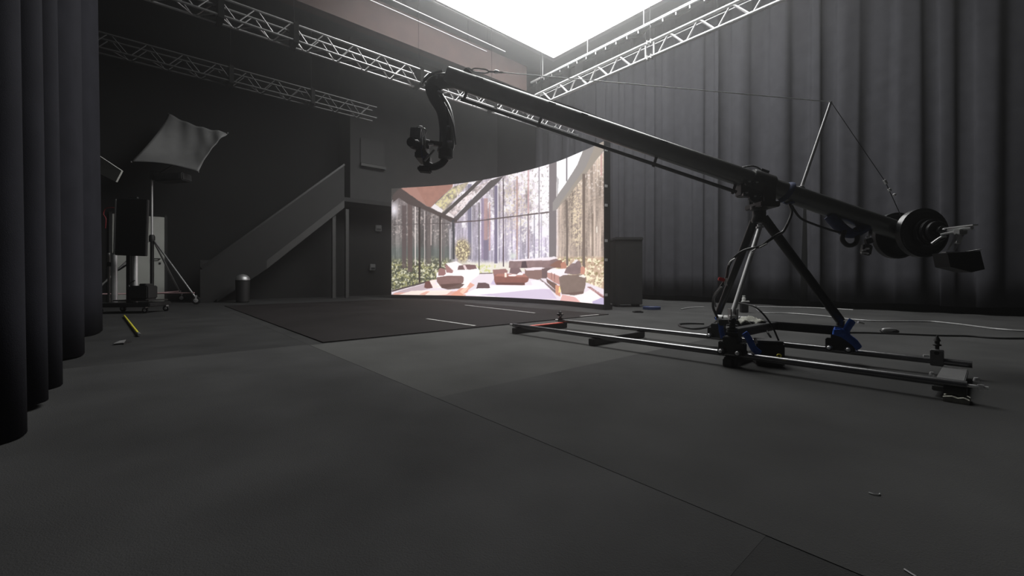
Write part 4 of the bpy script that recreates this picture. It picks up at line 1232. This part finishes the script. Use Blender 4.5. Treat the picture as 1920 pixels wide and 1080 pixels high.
for px, py, L in ((826, 172, 0.045), (840.5, 237, 0.02), (843, 265, 0.035)):
    MB().box(at(px, py, BD - 0.065), (L, 0.014, 0.014), Matrix.Rotation(0.3 if py < 200 else 0.0, 4, 'Y'), 0.003).build('arm_fitting', 'chrome', crane)
# remote head: pan motor, tilt yoke
hp = at(836, 290, BD)
MB().lathe(hp + zv * 0.045, (0, 0, -1), [(0.045, 0), (0.055, 0.01), (0.055, 0.07), (0.035, 0.08)], 18).build('pan_motor', 'black_metal', crane, True)
MB().path([hp - zv * 0.03, at(828, 307, BD), at(812, 313, BD), at(800, 306, BD - .02), at(800, 290, BD - .03)], 0.02, 10, 5, flat=(0.02, 0.028)).build('tilt_yoke', 'black_metal', crane, True)
MB().path([at(796, 302, BD - .07), at(803, 294, BD - .08), at(814, 281, BD - .07)], 0.008, 8, 4).build('yoke_link', 'aluminium_dull', crane, True)
MB().lathe(at(806, 271, BD - .0), (-1, -0.1, 0.15), [(0.03, 0), (0.034, 0.008), (0.034, 0.04), (0.02, 0.05)], 16).build('tilt_motor', 'grey_case', crane, True)
MB().box(at(808, 271, BD - 0.06), (0.04, 0.02, 0.012), None, 0.003).build('arm_fitting', 'chrome', crane)
MB().beam(at(806, 268, BD - .03), at(838, 272, BD - .02), 0.03, 0.03).build('roll_arm', 'black_metal', crane)

# the film camera on the head
cc = at(790, 272, BD - 0.02)
fc = thing('film_camera', cc - zv * 0.1, 'compact film camera hanging from the crane head', 'camera')
MB().box(cc + Vector((0.0, 0.03, 0.0)), (0.075, 0.17, 0.12), Matrix.Rotation(-0.05, 4, 'Y'), 0.01).build('body', 'black_metal', fc)
MB().box(at(780, 254.5, BD - 0.07), (0.078, 0.05, 0.105), Matrix.Rotation(0.06, 4, 'Y'), 0.004).build('matte_box', 'camera_grey', fc)
MB().path([at(792, 272, BD - .1), at(791, 258, BD - .1), at(791, 248, BD - .1), at(795, 241, BD - .1), at(799, 246, BD - .1), at(796, 256, BD - .1), at(797, 262, BD - .1)], 0.005, 8, 5).build('cable_loop', 'aluminium', fc, True)
MB().path([at(782, 240, BD - .06), at(786, 237, BD - .06), at(792, 238, BD - .06)], 0.006, 8, 4).build('top_handle', 'aluminium_dull', fc, True)
MB().lathe(cc + Vector((-0.03, -0.05, -0.01)), (-0.2, -1, -0.1), [(0.04, 0), (0.04, 0.04), (0.034, 0.05), (0.034, 0.08)], 18).build('lens', 'black_gloss', fc, True)
MB().path([at(791, 272, BD - .1), at(790, 284, BD - .1), at(793, 296, BD - .09), at(803, 288, BD - .08)], 0.006, 8, 4).build('side_cable', 'blue_cloth', fc, True)
MB().box(cc + Vector((0.01, 0.03, -0.085)), (0.09, 0.2, 0.05), None, 0.008).build('base_plate', 'black_metal', fc)
MB().box(at(797, 318, BD), (0.10, 0.08, 0.04), Matrix.Rotation(0.1, 4, 'Y'), 0.01).build('balance_weight', 'grey_case', fc)
MB().beam(at(797, 300, BD), at(797, 316, BD), 0.02, 0.02, up=(0, 1, 0)).build('weight_stem', 'black_metal', fc)

# tail: counterweight bar, bracket, hanging control box
tb = bm_pt(1704); barx = tb.x; barz = tb.z
bar0 = Vector((barx, BD + 0.28, barz)); bar1 = Vector((barx, 2.70, barz))
MB().tube(bar0, bar1, 0.012, 12).build('weight_bar', 'chrome', crane, True)
MB().lathe(Vector((barx, 2.90, barz)), (0, -1, 0), [(0.03, 0), (0.034, 0.005), (0.034, 0.02), (0.02, 0.03), (0.018, 0.05)], 16).build('bar_collar', 'black_gloss', crane, True)
MB().beam(Vector((barx + 0.0, 2.86, barz + 0.014)), Vector((barx + 0.0, 2.68, barz + 0.016)), 0.035, 0.008).build('bar_rail', 'aluminium', crane)
MB().box(Vector((barx, 2.77, barz - 0.02)), (0.05, 0.045, 0.035), None, 0.004).build('clamp_block', 'aluminium_dull', crane)
for s in (-1, 1):
    MB().beam(Vector((barx + 0.022 * s, 2.77, barz - 0.03)), Vector((barx - 0.03 + 0.022 * s, 2.80, barz - 0.14)), 0.012, 0.01).build('clamp_arm', 'aluminium_dull', crane)
MB().box(Vector((barx - 0.01, 2.775, barz - 0.07)), (0.03, 0.02, 0.05), Matrix.Rotation(0.3, 4, 'Y')).build('clamp_arm', 'chrome', crane)
MB().path([Vector((barx - 0.06, 2.84, barz - 0.03)), Vector((barx - 0.02, 2.80, barz - 0.02)), Vector((barx + 0.01, 2.76, barz - 0.02))], 0.007, 8, 4).build('clamp_handle', 'chrome', crane, True)
MB().path([Vector((barx - 0.10, 2.86, barz - 0.09)), Vector((barx - 0.06, 2.84, barz - 0.05)), Vector((barx - 0.04, 2.82, barz - 0.045))], 0.008, 8, 4).build('clamp_handle', 'aluminium_dull', crane, True)
def plate(d, r, th, label):
    w = thing('weight_plate', Vector((barx, d, barz - r)), label, 'weight', 'counterweight plates on the crane tail')
    MB().lathe(Vector((barx, d, barz)), (0, -1, 0), [(r * 0.94, 0), (r, 0.004), (r, th - 0.004), (r * 0.94, th), (r * 0.90, th), (r * 0.87, th - 0.006), (r * 0.45, th - 0.006), (r * 0.40, th), (0.03, th)], 40).build('disc', 'black_gloss', w, True)
    MB().lathe(Vector((barx, d - th + 0.002, barz)), (0, -1, 0), [(0.032, 0), (0.032, 0.004), (0.024, 0.006)], 20).build('bushing', 'black_metal', w, True)
plate(BD + 0.125, 0.176, 0.045, 'large black weight plate on the far side of the boom')
plate(BD - 0.075, 0.176, 0.05, 'large black weight plate on the near side of the boom')
plate(2.998, 0.100, 0.028, 'biggest of the small weight plates stacked on the near large one')
plate(2.966, 0.088, 0.026, 'middle one of the small stacked weight plates')
plate(2.936, 0.072, 0.026, 'outermost smallest weight plate on the crane tail bar')
# hanging control box
hb = Vector(((1790 - 960) / FPX * 2.80, 2.80, barz - 0.285))
ctl = thing('control_box', hb, 'black control box hanging from the crane tail bracket', 'control box')
MB().prism([hb + Vector(v) for v in ((-0.10, -0.05, 0.125), (0.115, -0.05, 0.14), (0.145, -0.05, 0.02), (0.06, -0.05, 0.0), (-0.08, -0.05, 0.035))], (0, 0.10, 0)).build('case', 'black_plastic', ctl)
MB().beam(hb + Vector((-0.125, -0.05, 0.13)), hb + Vector((-0.035, -0.05, 0.132)), 0.03, 0.006).build('edge_strip', 'aluminium_dull', ctl)
MB().beam(hb + Vector((0.03, -0.05, 0.135)), hb + Vector((0.11, -0.05, 0.148)), 0.03, 0.006).build('edge_strip', 'aluminium_dull', ctl)

# blue strap around the boom near the pivot
c = bm_pt(1476)
st_ = MB().path([c + (BU * math.cos(t) + Vector((0, 1, 0)) * math.sin(t)) * 0.074 + BX * (0.012 * t) for t in [k * math.pi / 6 for k in range(-6, 8)]], 0.012, 8, 3, flat=(0.006, 0.02))
sto = st_.build('strap', 'blue_cloth', None, True)
tag(sto, 'dark blue strap wound around the crane boom beside the pivot', 'strap')
# blue grey bag under the boom tail
bgp = at(1597, 432, BD - 0.02)
bag = thing('cable_bag', bgp - zv * 0.08, 'dark blue cloth bundle tied under the boom tail', 'cloth bundle')
MB().path([bm_pt(1560, -0.06), at(1580, 430, BD - .03), at(1598, 438, BD - .03), bm_pt(1625, -0.06)], 0.04, 12, 5, flat=(0.05, 0.035)).build('bundle', 'blue_cloth', bag, True)
MB().path([at(1585, 430, BD - .06), at(1579, 448, BD - .06), at(1590, 460, BD - .06), at(1604, 456, BD - .06), at(1607, 440, BD - .06), at(1600, 428, BD - .05)], 0.016, 10, 5).build('cable_coil', 'cable_black', bag, True)
# dangling latch hardware
dl = at(1626, 455, BD - 0.05)
lat = thing('hanging_clamp', dl - zv * 0.1, 'small metal clamp dangling under the boom tail', 'clamp')
MB().tube(bm_pt(1636, -0.05), at(1632, 440, BD - .03), 0.012, 10).build('stem', 'grey_plastic', lat, True)
MB().box(at(1629, 452, BD - .05), (0.05, 0.03, 0.04), Matrix.Rotation(-0.3, 4, 'Y'), 0.005).build('jaw', 'black_metal', lat)
for k, (px, py) in enumerate(((1627, 444), (1620, 469), (1626, 466), (1618, 474), (1625, 474.5))):
    MB().box(at(px, py, BD - .07), (0.03, 0.012, 0.012), Matrix.Rotation(-0.35 + 0.15 * k, 4, 'Y'), 0.003).build('jaw_bolt', 'chrome', lat)
MB().box(at(1624, 468, BD - .05), (0.07, 0.04, 0.08), Matrix.Rotation(0.2, 4, 'Y'), 0.01).build('jaw', 'black_metal', lat)

# =================================================================== CABLES
def cable(pts, r, m, label, cat='cable', group=None):
    o = MB().path(pts, r, 8, 6).build('cable', m, None, True)
    tag(o, label, cat, group)
    return o
cable([bm_pt(1484, -0.06), at(1484, 400, BD - .05), at(1470, 432, BD - .08), at(1458, 440, BD - .1), at(1440, 452, BD - .1), at(1425, 462, BD - .1), at(1395, 470, BD - .05), at(1375, 485, BD), at(1366, 500, BD), at(1362, 520, BD + .02), at(1350, 540, BD + .05), at(1340, 555, BD + .1), at(1337, 575, BD + .2), at(1345, 595, BD + .3)], 0.010, 'cable_black', 'black cable drooping from the boom strap down to the dolly')
cable([at(1484, 385, BD - .06), at(1500, 408, BD - .06), at(1525, 420, BD - .05), at(1560, 432, BD - .05), at(1585, 438, BD - .05)], 0.008, 'cable_black', 'black cable swagging under the boom behind the pivot')
for (p0, p1, lb_) in (((1393, 476.5), (1400, 473), 'lower'), ((1411, 470), (1417, 467), 'middle'), ((1424, 464.5), (1438, 457), 'upper')):
    pass
cs = MB()
o = MB().path([at(1366, 497, BD - .02), at(1370, 490, BD - .02), at(1378, 485, BD - .02)], 0.006, 8, 4).build('cable_sleeve', 'white_pipe', None, True)
tag(o, 'short white sleeve on the drooping cable left of the silver leg', 'cable sleeve')
o = MB().path([at(1424, 464.5, BD - .12), at(1438, 457, BD - .12)], 0.0065, 8, 1).build('cable_sleeve', 'white_pipe', None, True)
tag(o, 'straight white sleeve on the drooping cable right of the silver leg', 'cable sleeve')
o = MB().path([at(1410, 471, BD - .12), at(1416, 468, BD - .12), at(1417, 465, BD - .12)], 0.006, 8, 1).build('cable_sleeve', 'white_pipe', None, True)
tag(o, 'tiny bent white sleeve on the drooping cable beside the silver leg', 'cable sleeve')
# red connector
rp = at(1356, 524, BD + 0.0)
rcn = thing('red_connector', rp - zv * 0.03, 'small red cable connector above the dolly', 'connector')
MB().box(rp + Vector((-0.012, 0, 0)), (0.05, 0.02, 0.026), Matrix.Rotation(0.2, 4, 'Y'), 0.004).build('body', 'red_paint', rcn)
for dx in (0.012, 0.026):
    MB().path([rp + Vector((dx, -0.005, 0.01)), rp + Vector((dx - 0.004, -0.005, -0.02)), rp + Vector((dx, -0.005, -0.045))], 0.004, 6, 3).build('wire_tail', 'white_pipe', rcn, True)
cable([at(1353, 538, BD + .02), at(1345, 548, BD + .05), at(1339, 560, BD + .1), at(1342, 575, BD + .2)], 0.006, 'cable_grey', 'pale grey cable curving down beside the far left dolly foot')

cable([fl(1420, 575.5, .01), fl(1470, 576, .01), fl(1530, 577.5, .01), fl(1600, 581, .01)], 0.012, 'cable_grey', 'grey floor cable farthest back, close to the curtains')
cable([fl(1414, 573, .01), fl(1428, 585.5, .01), fl(1480, 587.5, .01), fl(1540, 592, .01), fl(1600, 599, .01), fl(1650, 602, .01), fl(1700, 602.3, .01), fl(1745, 602.8, .01), fl(1790, 607, .01), fl(1830, 612, .01), fl(1870, 617, .01), fl(1930, 621, .01), fl(1990, 622, .01)], 0.010, 'cable_grey', 'long grey floor cable winding from the dolly to the right edge')
cable([fl(1585, 623.5, .01), fl(1630, 624, .01), fl(1700, 626.5, .01), fl(1760, 629, .01), fl(1815, 630, .01), fl(1870, 634, .01), fl(1930, 634.5, .01), fl(1990, 636, .01)], 0.009, 'cable_black', 'black floor cable right behind the rails at the right')
cable([fl(1276, 580, .01), fl(1290, 577.5, .01), fl(1305, 576.3, .01), fl(1320, 576, .01)], 0.012, 'cable_grey', 'short grey cable on the floor left of the dolly')
cable([fl(1320, 607, .01), fl(1295, 606.5, .01), fl(1274, 608, .01), fl(1280, 613, .01), fl(1305, 616.5, .01), fl(1330, 612, .01), fl(1345, 600, .05)], 0.013, 'cable_black', 'black cable loop on the floor left of the dolly')
cable([fl(1430, 597, .02), at(1437, 618, 3.3), at(1445, 632, 3.1)], 0.007, 'cable_black', 'thin black lead running to the battery box')
# floor connector on the black cable
fcn = fl(1669, 624)
fct = thing('cable_connector', fcn, 'small cable connector lying on the black floor cable', 'connector')
MB().lathe(fcn + Vector((-0.09, 0, 0.028)), (1, 0.1, 0), [(0.012, 0), (0.024, 0.02), (0.026, 0.10), (0.014, 0.17)], 12).build('shell', 'aluminium_dull', fct, True)
MB().box(fcn + Vector((0.02, 0.03, 0.015)), (0.16, 0.08, 0.03), None, 0.008).build('body', 'black_plastic', fct)
# blue tape roll and black lid far on the floor
bl = fl(1222, 580)
blt = thing('blue_roll', bl, 'flat dark blue roll on the floor before the grey case', 'roll')
MB().lathe(bl, zv, [(0.06, 0), (0.16, 0.004), (0.16, 0.05), (0.06, 0.05)], 24).build('roll', 'blue_cloth', blt, True)
MB().lathe(bl, zv, [(0.058, 0.004), (0.058, 0.052)], 18).build('core', 'grey_plastic', blt, True)
kk = fl(1196, 586)
kkt = thing('rubber_pad', kk, 'small black rubber pad lying flat before the grey case', 'pad')
MB().box(kk + zv * 0.012, (0.16, 0.12, 0.02), None, 0.006).build('pad', 'black_plastic', kkt)
MB().box(kk + zv * 0.026, (0.10, 0.07, 0.01), None, 0.003).build('grip', 'black_metal', kkt)
# scraps in the foreground
s1 = fl(1641, 928)
o = MB().path([s1 + Vector((-0.013, 0.006, 0.004)), s1 + Vector((-0.006, -0.004, 0.004)), s1 + Vector((0.006, -0.006, 0.004)), s1 + Vector((0.013, 0.0, 0.004))], 0.0018, 6, 4).build('wire_scrap', 'aluminium_dull', None, True)
tag(o, 'tiny curled wire scrap on the foreground carpet', 'scrap')
s2 = fl(1704, 1075)
o = MB().path([s2 + Vector((-0.002, 0.008, 0.003)), s2 + Vector((0.0, -0.005, 0.003)), s2 + Vector((0.002, -0.014, 0.003))], 0.0022, 6, 4).build('wire_scrap', 'aluminium_dull', None, True)
tag(o, 'tiny pale scrap at the bottom edge of the carpet', 'scrap')

for o in bpy.data.objects:
    for k in ('_wx', '_wy', '_wz'):
        if k in o: del o[k]
